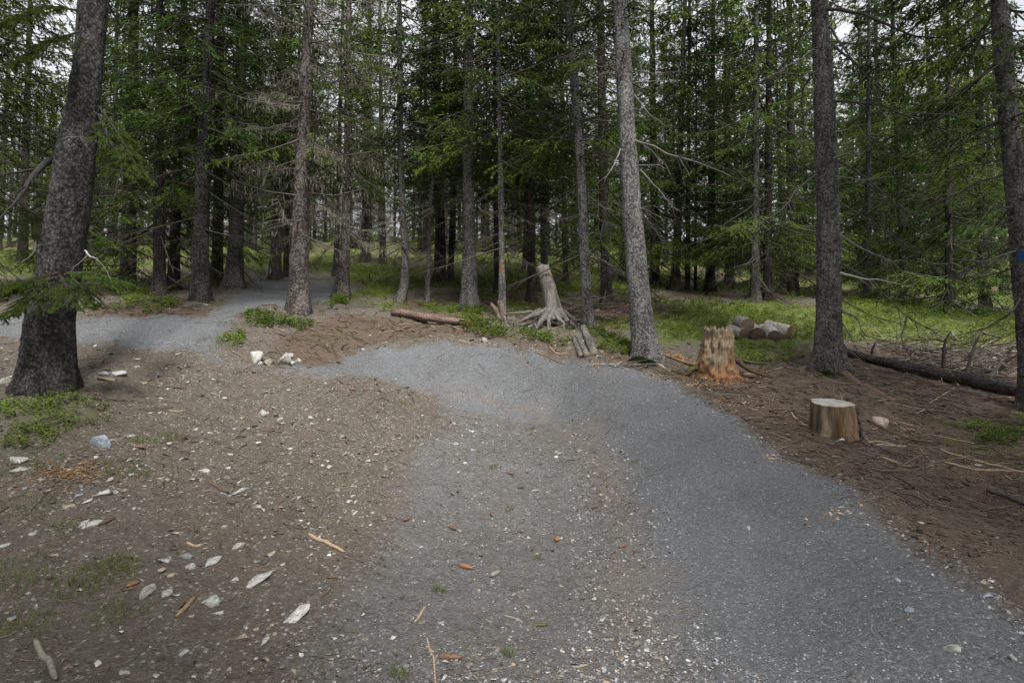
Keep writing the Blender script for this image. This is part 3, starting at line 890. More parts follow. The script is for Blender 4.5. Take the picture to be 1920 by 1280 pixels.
while len(spots) < 118 and tries < 9000:
    tries += 1
    Y = 21 + 45 * r_.random()
    px = r_.uniform(-150, 2070)
    x = (px - 960) / F * Y
    if px < 130 and Y < 40 and r_.random() < 0.7: continue
    if (560 < px < 720 or 1240 < px < 1350) and r_.random() < 0.65: continue
    if all((x - a) ** 2 + (Y - b) ** 2 > 2.3 ** 2 for a, b in spots): spots.append((x, Y))
for px in list(range(420, 1260, 55)):      # the last row up the slope closes the view
    Y = r_.uniform(56, 74); spots.append(((px + r_.uniform(-25, 25) - 960) / F * Y, Y))
young = len(spots)
for px in range(60, 1240, 27):            # young thicket up the slope
    Y = r_.uniform(34, 60); spots.append(((px + r_.uniform(-20, 20) - 960) / F * Y, Y))
for k, (x, Y) in enumerate(spots):
    px = 960 + x / Y * F
    side = 'right' if px > 1230 else ('left' if px < 540 else 'middle')
    spot = [w for lim, w in ((140, 'left of the big leaning trunk'), (350, 'behind the two dark trunks on the left'), (600, 'behind the upper gravel pad'), (790, 'behind the curved slim spruce'), (960, 'behind the stout pale grey spruce'), (1190, 'behind the weathered root stump'), (1380, 'beyond the left of the clearing'), (1560, 'beyond the log pile'), (1740, 'right of the straight grey-brown spruce'), (9999, 'beyond the brushwood at the right')) if px < lim][0]
    pr = ('far2' if k % 4 else 'far') if Y > 28 else (['mid2', 'mid'][k % 2])
    if k >= young:
        wood_tree(px, Y, 'low', r_.uniform(0.5, 0.85), f'small bushy spruce low in the far wood {spot}', f'young far spruces {spot}', r_.random() * 6.28)
        continue
    if side == 'right' and k % 3: pr = 'low2' if Y < 30 else 'far'
    wood_tree(px, Y, pr, r_.uniform(0.7, 1.05), f'dim spruce in the crowded far wood {spot}', f'background spruces {spot}', r_.random() * 6.28)
# unseen spruces added beside and behind the camera to shade the foreground
for (x, y, pr, sc) in [(-2.4, -4.6, 'low2', 0.82), (1.3, -5.2, 'low2', 0.88), (4.2, -4.2, 'low2', 0.85), (-5.6, -3.6, 'low2', 0.85), (-4.0, -6.8, 'low2', 0.95), (0.2, -3.4, 'low2', 0.62), (-3.0, -1.6, 'mid2', 0.85), (-0.7, -2.6, 'mid2', 0.75), (-5.0, -0.4, 'mid', 0.75), (5.2, -0.8, 'mid', 1.1), (7.6, 0.5, 'mid', 1.3), (8.2, 3.6, 'mid', 1.0), (6.8, -3.6, 'mid', 1.0)]:
    root = tag(empty('spruce_tree', (x, y, h1(x, y) - 0.1), x), 'unseen spruce added outside the view to shade the foreground', 'spruce tree', 'unseen spruces added for shade')
    root.scale = (sc, sc, sc)
    mesh_obj('trunk', None, None, None, root, data=TR_MESH['thin'])
    for nm, me in zip(('crown', 'branches'), PROTO[pr]):
        o = mesh_obj(nm, None, None, None, root, data=me)
        if nm == 'branches': o['kind'] = 'stuff'

# ------------------------------------------------------------------ near branches of the told-apart trees
def local(root, P):
    return np.asarray(P, float) - np.array(root.location)

def branch_along(root, pts, Y, r0, dark=1.0, twigs=8, pale=False, name='dead_branch', seed=0, reach=0.3, label=None):
    """a bare branch that follows points (column, row[, metres nearer])"""
    r = np.random.default_rng(seed + len(pts) * 7 + int(pts[0][1]))
    K = np.array([at(p[0], p[1], Y - (p[2] if len(p) > 2 else 0.25 * k)) for k, p in enumerate(pts)])
    t = np.linspace(0, len(K) - 1, 5 * len(K))
    P = np.stack([np.interp(t, np.arange(len(K)), K[:, a]) for a in range(3)], 1)
    for _ in range(3): P[1:-1] = (P[:-2] + 2 * P[1:-1] + P[2:]) / 4
    P[1:] += np.cumsum(r.normal(0, 0.006, (len(P) - 1, 3)), 0)
    P = local(root, P)
    col = np.array([0.42, 0.40, 0.37]) if pale else np.array([0.10, 0.092, 0.085]) * dark
    s = Soup()
    s.tube(P, np.linspace(r0, r0 * 0.22, len(P)), 6, col=col)
    for k in range(twigs):
        i = r.integers(len(P) // 5, len(P) - 1)
        d = unit(P[min(i + 1, len(P) - 1)] - P[i - 1]) + r.normal(0, 0.65, 3) + np.array([0, 0, -0.35])
        l = r.uniform(0.4, 1.2) * reach
        u = np.linspace(0, 1, 5)[:, None]
        pp = P[i] + unit(d) * l * u + np.array([0, 0, -0.3 * l]) * u ** 2 + np.cumsum(r.normal(0, 0.03 * l, (5, 3)), 0)
        s.tube(pp, np.linspace(max(r0 * 0.33, 0.003), 0.0015, 5), 3, col=col * r.uniform(0.7, 1.2))
    o = s.obj(name, TWIG, root)
    if label: o['label'] = label
    return o

def needle_spray(root, pts, Y, name='branch', seed=0, side=0.34, n_side=15, tone=1.0, shoots=7):
    """a green branch with real needles that follows points (column, row, metres nearer)"""
    r = np.random.default_rng(seed)
    K = np.array([at(p[0], p[1], Y - p[2]) for p in pts])
    t = np.linspace(0, len(K) - 1, 24)
    P = np.stack([np.interp(t, np.arange(len(K)), K[:, a]) for a in range(3)], 1)
    for _ in range(3): P[1:-1] = (P[:-2] + 2 * P[1:-1] + P[2:]) / 4
    P = local(root, P)
    s = Soup()
    wood = np.array([0.075, 0.06, 0.048])
    s.tube(P, np.linspace(0.014, 0.004, len(P)), 5, col=wood)
    segs = []
    T = unit(np.gradient(P, axis=0))
    for k in range(n_side):
        q = 0.15 + 0.85 * (k + r.random()) / n_side
        i = min(int(q * 23), 22)
        sd = unit(np.cross(T[i], [0, 0, 1.0])) * (1 if k % 2 else -1)
        l = side * (1.15 - 0.8 * q) * r.uniform(0.7, 1.2)
        d = unit(T[i] * 0.75 + sd * 0.9 + np.array([0, 0, r.uniform(-0.35, 0.1)]))
        u = np.linspace(0, 1, 6)[:, None]
        pp = P[i] + d * l * u + np.array([0, 0, -0.22 * l]) * u ** 2
        s.tube(pp, np.linspace(0.005, 0.002, 6), 3, col=wood)
        segs += [(pp[a], pp[a + 1]) for a in range(5)]
        for j in range(shoots):
            f = r.uniform(0.15, 0.95)
            a = int(f * 5)
            d2 = unit(d + unit(np.cross(d, [0, 0, 1.0])) * r.choice([-1, 1]) * r.uniform(0.5, 1.0) + r.normal(0, 0.12, 3))
            l2 = l * r.uniform(0.22, 0.45) * (1.1 - 0.5 * f) + 0.03
            e = pp[a] + d2 * l2 + np.array([0, 0, -0.15 * l2])
            s.tube(np.array([pp[a], (pp[a] + e) / 2 + [0, 0, .01], e]), [0.003, 0.002, 0.0015], 3, col=wood)
            segs += [(pp[a], e)]
    segs += [(P[a], P[a + 1]) for a in range(8, 23)]
    A = np.array([x[0] for x in segs]); B = np.array([x[1] for x in segs])
    ln = np.linalg.norm(B - A, axis=1)
    cnt = np.maximum(8, (ln * 760).astype(int))
    q = np.repeat(np.arange(len(A)), cnt)
    m = len(q)
    base = A[q] + (B - A)[q] * r.random(m)[:, None]
    ax = unit(B - A)[q]
    rd = r.normal(0, 1, (m, 3)); rd = unit(rd - ax * (rd * ax).sum(1)[:, None]); rd[:, 2] = rd[:, 2] * 0.5 + 0.12
    D = unit(ax * 0.75 + rd * 0.8)
    L = r.uniform(0.016, 0.026, m)
    S = unit(np.cross(D, r.normal(0, 1, (m, 3)))) * 0.0024
    V = np.stack([base - S, base + S, base + D * L[:, None]], 1).reshape(-1, 3)
    g = np.clip(r.normal(0.55, 0.2, m), 0, 1)[:, None]
    col = (np.array([[0.06, 0.11, 0.02]]) * (1 - g) + np.array([[0.15, 0.25, 0.04]]) * g) * tone
    s.add(V, np.arange(m * 3).reshape(-1, 3), None, np.repeat(col, 3, 0))
    return s.obj(name, LEAF, root, False)

B_ = branch_along
B_(BIG, [(96,300),(72,318),(47,350),(28,380),(-6,420)], 6.9, 0.04, 0.35, 7)
B_(BIG, [(70,318),(35,326),(-6,333)], 6.8, 0.022, 0.35, 6)
B_(BIG, [(78,460),(62,465),(50,478),(20,490),(-4,500)], 6.7, 0.010, 1.2, 5)
B_(BIG, [(185,215),(206,260),(228,300),(222,345)], 6.9, 0.016, 0.4, 8, reach=0.5)
needle_spray(BIG, [(112,512,0.35),(75,520,0.5),(35,532,0.6),(-10,545,0.65)], 6.9, seed=1, n_side=17, side=0.40)
needle_spray(BIG, [(112,515,0.35),(130,545,0.55),(122,572,0.7)], 6.9, seed=2, n_side=12, side=0.34)
needle_spray(BIG, [(125,512,0.35),(165,510,0.45),(200,518,0.5),(238,530,0.5)], 6.9, seed=3, n_side=17, side=0.36)
needle_spray(BIG, [(100,520,0.35),(60,560,0.6),(10,590,0.7)], 6.9, seed=4, n_side=14, side=0.36)
needle_spray(BIG, [(135,520,0.3),(160,545,0.5),(172,570,0.5)], 6.9, seed=5, n_side=11, side=0.28)
needle_spray(BIG, [(186,200,0.1),(215,240,0.3),(245,290,0.4),(265,335,0.45)], 6.9, seed=6, n_side=18, side=0.42)
needle_spray(BIG, [(228,270,0.3),(240,320,0.4),(238,380,0.45)], 6.9, seed=7, n_side=15, side=0.36, tone=0.8)
needle_spray(BIG, [(150,60,0.2),(95,75,0.5),(40,110,0.7)], 6.9, seed=8, n_side=18, side=0.5, tone=0.7)
needle_spray(BIG, [(148,20,0.2),(80,10,0.6),(10,40,0.9)], 6.9, seed=9, n_side=18, side=0.5, tone=0.7)
B_(BIG, [(160,470),(170,485),(178,490)], 6.6, 0.012, 1.5, 2, pale=True, name='stub')
# straight grey-brown spruce: dead lower branches on its right
B_(T36, [(1576,511),(1610,522),(1650,527),(1712,535)], 9.6, 0.022, 1, 2, pale=True, label='pale barkless dead branch')
for k, (pts, r0, dk, tw) in enumerate([
    ([(1576,440),(1620,470),(1660,490),(1693,496)], 0.014, 2.0, 7), ([(1577,495),(1640,530),(1680,570),(1702,592),(1762,626)], 0.022, 0.8, 16),
    ([(1577,560),(1630,590),(1690,606)], 0.013, 0.8, 10), ([(1577,583),(1610,600),(1622,640)], 0.012, 0.8, 8), ([(1577,600),(1600,640),(1612,655)], 0.010, 0.8, 6),
    ([(1577,640),(1620,680),(1645,700)], 0.012, 1.2, 5), ([(1576,465),(1595,470),(1602,468)], 0.010, 2.4, 2), ([(1577,578),(1595,588),(1610,594)], 0.014, 2.6, 1),
    ([(1550,18),(1613,25),(1713,70),(1787,73)], 0.030, 0.6, 18), ([(1560,83),(1613,130),(1657,163)], 0.025, 0.7, 14),
    ([(1562,190),(1640,193),(1697,217),(1760,240),(1873,262)], 0.022, 0.8, 18), ([(1565,247),(1630,233)], 0.009, 2.6, 2), ([(1563,297),(1623,275)], 0.009, 3.0, 1),
    ([(1568,300),(1627,333),(1667,367),(1747,417)], 0.026, 0.7, 18), ([(1566,330),(1625,337),(1690,330)], 0.010, 2.2, 4), ([(1555,50),(1580,90),(1640,160),(1655,230)], 0.02, 0.6, 14),
    ([(1526,93),(1490,115),(1460,137),(1420,160)], 0.016, 0.9, 12), ([(1530,327),(1490,360),(1460,393),(1400,425)], 0.018, 0.8, 14), ([(1532,480),(1512,476)], 0.008, 2.2, 1),
    ([(1531,150),(1515,220),(1495,270),(1500,330)], 0.014, 0.5, 12), ([(1700,592),(1690,640),(1720,680)], 0.012, 0.7, 8), ([(1575,380),(1650,420),(1720,470),(1790,500)], 0.016, 0.8, 14)]):
    B_(T36, pts, 9.6, r0, dk, tw, seed=k, reach=0.42)
for k, (pts, r0, dk, tw) in enumerate([
    ([(1187,157),(1215,150),(1245,152)], 0.014, 2.2, 3), ([(1189,178),(1215,215),(1250,240)], 0.016, 1.4, 7), ([(1163,280),(1150,310),(1130,333)], 0.012, 2.4, 3),
    ([(1197,310),(1230,310),(1250,318)], 0.010, 2.2, 3), ([(1200,318),(1220,345),(1250,375),(1268,395)], 0.014, 1.6, 8), ([(1197,265),(1230,290),(1255,325)], 0.014, 1.2, 7),
    ([(1196,390),(1230,390)], 0.008, 2.4, 1), ([(1165,135),(1140,138),(1130,140)], 0.008, 2, 1), ([(1180,45),(1215,70),(1225,110)], 0.014, 0.9, 7)]):
    B_(T29, pts, 9.9, r0, dk, tw, seed=k + 40)

def trunk_patch(root, P, z, hgt, th, dth, rr, mat, col, name, seed=0):
    """a thin ragged patch lying on a trunk"""
    r = np.random.default_rng(seed)
    n, m = 14, 9
    V = []
    zs = np.linspace(-1, 1, n)
    for a in zs:
        i = int(np.argmin(np.abs(P[:, 2] - (z + a * hgt / 2))))
        w = dth * math.sqrt(max(0, 1 - abs(a) ** 3)) * r.uniform(0.75, 1.1)
        for b in np.linspace(-1, 1, m):
            V.append([P[i, 0] + rr * math.cos(th + b * w), P[i, 1] + rr * math.sin(th + b * w), z + a * hgt / 2])
    k = (np.arange(n - 1)[:, None] * m + np.arange(m - 1)[None]).ravel()
    Q = np.stack([k, k + 1, k + m + 1, k + m], 1)
    s = Soup(); s.add(np.array(V), None, Q, col)
    return s.obj(name, mat, TRUNK[root.name])
PAINT = attr_mat('blue_forest_paint', 0.7, 70, 0.5, 0.6)
rz = lambda P, py, Y, root: float(at(960, py, Y)[2] - root.location.z)
trunk_patch(RIGHT, PRIGHT, rz(0, 483, 8, RIGHT), 0.17, math.atan2(-1, -1.0), 0.28, 0.178, PAINT, (0.012, 0.055, 0.17), 'paint_mark', 1)
trunk_patch(RIGHT, PRIGHT, rz(0, 650, 8, RIGHT), 0.13, math.atan2(-1, -0.6), 0.28, 0.190, PAINT, (0.012, 0.055, 0.17), 'paint_mark', 2)
trunk_patch(T21, P21, rz(0, 507, 12.6, T21), 0.40, -1.75, 0.55, 0.071, WOOD_ROT, (0.62, 0.42, 0.29), 'bark_scar', 3)

# ------------------------------------------------------------------ stumps and logs
def fluted(P, R, sides, depth, seed, freq=9, fine=0.3):
    r = np.random.default_rng(seed)
    th = np.linspace(0, 2 * pi, sides, endpoint=False)
    n = len(P)
    X = np.stack([np.repeat(np.cos(th)[None] * freq / 6, n, 0), np.repeat(np.sin(th)[None] * freq / 6, n, 0), np.repeat(np.linspace(0, 1.2, n)[:, None], sides, 1)], -1).reshape(-1, 3)
    a = fbm(X * 2.2 + seed, 3).reshape(n, sides)
    b = fbm(X * 7 + seed, 3).reshape(n, sides)
    return 1 + depth * (np.abs(a) * -2 + 0.5) + depth * fine * b

def sub(P, n):
    P = np.asarray(P, float)
    t = np.linspace(0, len(P) - 1, n)
    Q = np.stack([np.interp(t, np.arange(len(P)), P[:, a]) for a in range(P.shape[1])], 1)
    for _ in range(2): Q[1:-1] = (Q[:-2] + 2 * Q[1:-1] + Q[2:]) / 4
    return Q

# weathered grey stump standing on its washed-out roots
base = on(1035, 612)
YS = base[1]
RS = tag(empty('root_stump', base), 'tall weathered grey stump standing on a tangle of bare roots', 'stump')
def ps(px, py, near=0.0): return local(RS, at(px, py, YS - near))
body = sub([ps(1041, 600), ps(1036, 575), ps(1027, 535), ps(1017, 499)], 26)
rb = np.interp(np.linspace(0, 1, 26), [0, 0.2, 0.5, 1], [21, 16.5, 14.5, 11.5]) * YS / F
V, Q, T = tube(body, rb, 40, True, fluted(body, rb, 40, 0.10, 4, 12))
V[25 * 40:26 * 40, 2] += rng.normal(0, 0.018, 40)
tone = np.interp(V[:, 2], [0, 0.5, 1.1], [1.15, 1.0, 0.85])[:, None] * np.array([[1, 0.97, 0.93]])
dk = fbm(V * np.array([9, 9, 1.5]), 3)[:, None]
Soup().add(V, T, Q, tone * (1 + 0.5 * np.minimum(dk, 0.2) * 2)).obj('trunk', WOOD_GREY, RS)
cap = sub([ps(1016, 500), ps(1015, 495)], 4)
Soup().tube(cap, [0.055, 0.05, 0.045, 0.03], 9, col=(0.8, 0.8, 0.75)).obj('top_knob', WOOD_GREY, RS)
for k, (pts, r0) in enumerate([
    ([(1028,578,.05),(1012,590,.12),(990,600,.2),(968,612,.25)], 0.07), ([(1030,582,.12),(1015,598,.25),(1002,614,.38),(985,624,.45)], 0.075), ([(1036,585,.15),(1026,602,.3),(1028,618,.4),(1033,629,.45)], 0.055),
    ([(1040,585,.15),(1046,600,.25),(1060,608,.3),(1057,625,.4)], 0.055), ([(1046,582,.1),(1060,596,.15),(1078,606,.2),(1092,616,.25)], 0.07), ([(1048,580,0),(1065,590,-.05),(1085,598,-.1),(1100,606,-.1)], 0.06),
    ([(1030,580,-.05),(1005,588,-.15),(980,595,-.2),(950,598,-.2)], 0.05), ([(1002,606,.35),(1010,622,.5),(1022,630,.52),(1042,632,.55)], 0.018), ([(1064,602,.2),(1076,600,.3),(1098,604,.3)], 0.018),
    ([(1085,608,.2),(1092,618,.3),(1085,630,.35)], 0.028), ([(1000,610,.3),(985,616,.4),(968,628,.45)], 0.03), ([(1026,600,.3),(1034,612,.42),(1042,622,.46)], 0.02),
    ([(968,603,-.1),(955,604,0),(942,600,.1)], 0.025), ([(1000,596,.1),(975,598,.15),(950,604,.2),(940,601,.2)], 0.022)]):
    p = sub([ps(*q) for q in pts], 16)
    p[2:] += np.cumsum(rng.normal(0, 0.011, (14, 3)), 0)
    rr = np.linspace(r0, r0 * 0.25, 16)
    Soup().tube(p, rr, 12, rad=fluted(p, rr, 12, 0.34, 60 + k, 8), col=np.array([1.05, 1.03, 1.0]) * rng.uniform(0.6, 1.1)).obj('root', WOOD_GREY, RS)

# two broken stubs left of it
g = on(934, 602)
ST = tag(empty('broken_stump', g), 'pair of short broken grey-brown stubs between fallen log and root stump', 'stump')
for pts, r0 in (([(937,604),(934,590),(926,575),(921,572)], 0.055), ([(946,606),(944,590),(940,575),(937,565)], 0.075)):
    p = sub([local(ST, at(a, b, g[1])) for a, b in pts], 14)
    V, Q, T = tube(p, np.linspace(r0, r0 * 0.72, 14), 18, True, fluted(p, None, 18, 0.15, int(r0 * 1000)))
    V[13 * 18:14 * 18, 2] += rng.normal(0, 0.03, 18)
    Soup().add(V, T, Q, (0.85, 0.72, 0.58)).obj('stub', WOOD_GREY, ST)
p = sub([local(ST, at(a, b, g[1] - .15)) for a, b in ((945,592),(948,605),(940,615),(950,622))], 12)
Soup().tube(p, np.linspace(0.03, 0.01, 12), 8, col=(1, .98, .95)).obj('root', WOOD_GREY, ST)

# tall rotten stump with orange crumbling foot
g = on(1345, 706)
YR = g[1]
RT = tag(empty('rotten_stump', g), 'tall furrowed rotten stump with crumbling orange foot beside the bend', 'stump')
def pr(px, py, near=0.0): return local(RT, at(px, py, YR - near))
cl = sub([pr(1343, 718), pr(1342, 690), pr(1345, 655), pr(1347, 619)], 44)
rr = np.interp(np.linspace(0, 1, 44), [0, 0.15, 0.4, 0.75, 1], [46, 39, 33, 28.5, 26]) * YR / F
sd_ = 84
ml = fluted(cl, rr, sd_, 0.36, 11, 12, 0.55)
ml *= (1 + 0.10 * np.cos(np.linspace(0, 2 * pi, sd_, endpoint=False) * 2 + 0.6))[None]
th = np.linspace(0, 2 * pi, sd_, endpoint=False)
V, Q, T = tube(cl, rr, sd_, True, ml)
top = V[43 * sd_:44 * sd_]
top[:, 2] += 0.04 * np.sin(th * 2 + 1) + 0.13 * fbm(np.stack([np.cos(th) * 3, np.sin(th) * 3, 0 * th], 1), 3) + rng.normal(0, 0.02, sd_)
V[43 * sd_:44 * sd_] = top
V[-1, 2] -= 0.10
hh = (V[:, 2] - V[:, 2].min()) / (np.ptp(V[:, 2]))
o_ = np.clip((0.50 - hh - 0.75 * fbm(V * np.array([6, 6, 3.0]), 3)) / 0.45, 0, 0.85)[:, None]
pit = (0.9 + 0.25 * fbm(V * np.array([30, 30, 4.0]), 3))[:, None]
colr = (np.array([[0.80, 0.77, 0.72]]) * (1 - o_) + np.array([[0.80, 0.46, 0.26]]) * o_) * pit
colr[-1] = (0.7, 0.6, 0.5)
Soup().add(V, T, Q, colr).obj('trunk', WOOD_ROT, RT)
for k, (pts, r0, c_) in enumerate([([(1375,668),(1395,688),(1420,700),(1450,708)], 0.05, (.3, .27, .22)), ([(1378,672),(1410,680),(1440,682)], 0.035, (.3, .3, .2)), ([(1315,690),(1300,690),(1288,697)], 0.06, (.3, .35, .2)),
      ([(1312,684),(1290,682),(1262,672),(1243,664)], 0.04, (.7, .5, .33)), ([(1318,700),(1310,712),(1316,722)], 0.06, (.95, .5, .24)), ([(1372,695),(1385,708),(1392,716)], 0.05, (.9, .5, .26))]):
    p = sub([pr(a, b, 0.12 * i) for i, (a, b) in enumerate(pts)], 14)
    p[:, 2] = np.maximum(p[:, 2], ground_z(p[:, 0] + g[0], p[:, 1] + g[1]) - g[2])
    rr = np.linspace(r0, r0 * 0.35, 14)
    Soup().tube(p, rr, 10, rad=fluted(p, rr, 10, 0.25, 90 + k), col=c_).obj('root', WOOD_ROT, RT)

# sawn stump
g = on(1561, 816)
YC = g[1]
CS = tag(empty('sawn_stump', g), 'low sawn stump with pale cut top at the trail edge', 'stump')
n, sd_ = 22, 64
th = np.linspace(0, 2 * pi, sd_, endpoint=False)
hgt = 60 * YC / F; R0 = 37 * YC / F
zs = np.linspace(-0.12, 1, n)
lob = 1 + 0.05 * np.cos(3 * th + 0.5) + 0.03 * np.cos(5 * th + 2) + 0.03 * np.sin(7 * th) + 0.025 * np.cos(11 * th + 1)
groove = -0.14 * np.exp(-((th - 4.6) / 0.10) ** 2) - 0.07 * np.exp(-((th - 5.05) / 0.12) ** 2) - 0.05 * np.exp(-((th - 4.1) / 0.1) ** 2)
R = R0 * (1.10 - 0.14 * zs[:, None] + 0.16 * np.exp(-np.clip(zs, 0, 1) / 0.16)[:, None] * (0.5 + 0.5 * np.cos(5 * th))[None]) * (lob + groove)[None]
R = R + 0.008 * fbm(np.stack([np.repeat(np.cos(th)[None] * 3, n, 0), np.repeat(np.sin(th)[None] * 3, n, 0), np.repeat(zs[:, None], sd_, 1)], -1).reshape(-1, 3) * 3, 4).reshape(n, sd_)
X = np.cos(th)[None] * R; Yy = np.sin(th)[None] * R
Zt = hgt * zs[:, None] * (1 + np.zeros(sd_))[None] + np.clip(zs, 0, 1)[:, None] * (0.17 * Yy)
V = np.stack([X, Yy, Zt], -1).reshape(-1, 3)
k = np.arange(n - 1)[:, None] * sd_; j = np.arange(sd_)[None]; j2 = (j + 1) % sd_
Q = np.stack([k + j, k + j2, k + sd_ + j2, k + sd_ + j], -1).reshape(-1, 4)
thv = np.tile(th, n); zv = np.repeat(zs, sd_)
nb = fbm(V * np.array([22, 22, 2.5]), 4)
colr = np.array([[0.38, 0.352, 0.315]]) * np.clip(1 + 1.3 * nb[:, None], 0.25, 1.7)
dst = np.exp(-((thv - 4.6) / 0.22) ** 2)[:, None]
colr = colr * (1 - 0.45 * dst) + np.array([[0.55, 0.33, 0.14]]) * 0.45 * dst
pink = np.exp(-((thv - 5.5) / 0.5) ** 2)[:, None]
colr = colr * (1 - 0.4 * pink) + np.array([[0.85, 0.66, 0.55]]) * 0.4 * pink
Soup().add(V, None, Q, colr).obj('trunk', WOOD_ROT, CS)
ring = V[(n - 1) * sd_:].copy()
rings = [np.column_stack([ring[:, :2] * f, ring[:, 2] * 0 + hgt + 0.17 * ring[:, 1] * f]) for f in (1.0, 0.93, 0.7, 0.4, 0.1)]
for i in range(1, 5): rings[i][:, 2] += 0.006 + rng.normal(0, 0.0015, sd_)
W = np.vstack(rings + [np.array([[0, 0, hgt + 0.006]])])
k = np.arange(4)[:, None] * sd_
Q = np.stack([k + j, k + j2, k + sd_ + j2, k + sd_ + j], -1).reshape(-1, 4)
T = np.stack([4 * sd_ + np.arange(sd_), 4 * sd_ + (np.arange(sd_) + 1) % sd_, np.full(sd_, 5 * sd_)], 1)
def cut_mat():
    m = M('sawn_wood')
    v = m.co()
    ln = m.N.new('ShaderNodeVectorMath'); ln.operation = 'LENGTH'; m.L.new(m.co((1, 1, 0)), ln.inputs[0])
    rg = m.math('SINE', m.math('ADD', m.math('MULTIPLY', ln.outputs['Value'], 260), m.math('MULTIPLY', m.noise(6, 3), 9)))
    nz = m.noise(9, 5, 0.7)
    c = m.mix(1.0, m.ramp(nz, (0.3, (0.25, 0.24, 0.22)), (0.7, (0.50, 0.49, 0.465))), m.ramp(rg, (0, 0.88), (1, 1.05)), 'MULTIPLY')
    sx = m.N.new('ShaderNodeSeparateXYZ'); m.L.new(v, sx.inputs[0])
    an = m.math('ARCTAN2', sx.outputs[0], sx.outputs[1])
    cx = m.N.new('ShaderNodeCombineXYZ'); m.L.new(m.math('MULTIPLY', an, 4.5), cx.inputs[0]); m.L.new(m.math('MULTIPLY', ln.outputs['Value'], 1.6), cx.inputs[1])
    cr = m.rng_(m.math('ABSOLUTE', m.math('SUBTRACT', m.noise(1.0, 2, 0.5, vec=cx.outputs[0]), 0.5)), 0.0, 0.022, 1, 0)
    c = m.mix(m.math('MULTIPLY', cr, 0.7), c, (0.05, 0.042, 0.035))
    c = m.mix(1.0, c, m.attr().outputs['Color'], 'MULTIPLY')
    return m.done(c, m.bump(m.noise(70, 3), 0.2, 0.01))
CUT = cut_mat()
Soup().add(W, T, Q, (1, 1, 1)).obj('cut_face', CUT, CS)
# strip of bark left on its right side
sel = np.nonzero((th > 5.55) | (th < 1.2))[0]
sel = np.concatenate([sel[sel > 40], sel[sel <= 40]])
Rb = R[:, sel] * 1.03 + 0.014 + 0.008 * rng.normal(0, 1, (n, len(sel)))
zb = Zt[:, sel] * np.linspace(1, 0.97, len(sel))[None] - 0.02
Vb = np.stack([np.cos(th[sel])[None] * Rb, np.sin(th[sel])[None] * Rb, zb], -1).reshape(-1, 3)
Vi = np.stack([np.cos(th[sel])[None] * (Rb - 0.02), np.sin(th[sel])[None] * (Rb - 0.02), zb], -1).reshape(-1, 3)
m_ = len(sel); k = (np.arange(n - 1)[:, None] * m_ + np.arange(m_ - 1)[None]).ravel()
Qo = np.stack([k, k + 1, k + m_ + 1, k + m_], 1)
N0 = n * m_
tq = np.array([[(n - 1) * m_ + i, (n - 1) * m_ + i + 1, N0 + (n - 1) * m_ + i + 1, N0 + (n - 1) * m_ + i] for i in range(m_ - 1)])
eq = np.array([[i * m_, (i + 1) * m_, N0 + (i + 1) * m_, N0 + i * m_] for i in range(n - 1)])
Soup().add(np.vstack([Vb, Vi]), None, np.vstack([Qo, tq, eq]), (1, 1, 1)).obj('bark', BARK_DARK, CS)

def log_thing(name, label, A, Bp, r0, r1, bark, seed, cat='log', group=None, cutcol=(1, 1, 1), ends=True, bend=0.0, rel=0.035, broken=False):
    """a cut length of trunk from A (near end) to Bp; local z runs along it"""
    A = np.asarray(A, float); Bp = np.asarray(Bp, float)
    L = np.linalg.norm(Bp - A)
    o = tag(empty(name, A), label, cat, group)
    o.rotation_mode = 'QUATERNION'
    o.rotation_quaternion = Vector((0, 0, 1)).rotation_difference(Vector((Bp - A) / L))
    n = max(8, int(L / 0.08)); sd = 22
    z = np.linspace(0, L, n)
    P = np.stack([bend * np.sin(z / L * pi), 0 * z, z], 1)
    rr = np.linspace(r0, r1, n)
    th = np.linspace(0, 2 * pi, sd, endpoint=False)
    X = np.stack([np.repeat(np.cos(th)[None], n, 0), np.repeat(np.sin(th)[None], n, 0), np.repeat(z[:, None] * 4, sd, 1)], -1).reshape(-1, 3)
    ml = 1 + rel * fbm(X * 1.4 + seed, 4).reshape(n, sd) * 2
    V, Q, T = tube(P, rr, sd, not ends, ml)
    if broken:
        V[(n - 1) * sd:n * sd, 2] += np.random.default_rng(seed).uniform(-0.12, 0.18, sd)
    mesh_obj('bark', V, [T, Q] if not ends else Q, bark, o, np.ones((len(V), 3)), True)
    if ends:
        for i, s in ((0, -1), (n - 1, 1)):
            ring = V[i * sd:(i + 1) * sd]
            c = ring.mean(0)
            W = np.vstack([ring, c + (ring - c) * 0.9 + [0, 0, s * 0.004], [c + [0, 0, s * 0.006]]])
            jj = np.arange(sd); j2 = (jj + 1) % sd
            Qc = np.stack([jj, j2, sd + j2, sd + jj], 1); Tc = np.stack([sd + jj, sd + j2, np.full(sd, 2 * sd)], 1)
            Soup().add(W, Tc, Qc, cutcol).obj('cut_end', CUT, o)
    return o
LOGBARK = bark_mat('log_bark', (0.26, 0.24, 0.21), (0.48, 0.455, 0.42), (0.62, 0.60, 0.565), 0.6, 0.1, 0.6, 0.4)
SPLIT = bark_mat('split_log_bark', (0.07, 0.065, 0.06), (0.19, 0.18, 0.165), (0.32, 0.31, 0.29), 0.6, 0.15, 0.7, 0.5)
YP = 12.2
DK = (0.42, 0.30, 0.22)
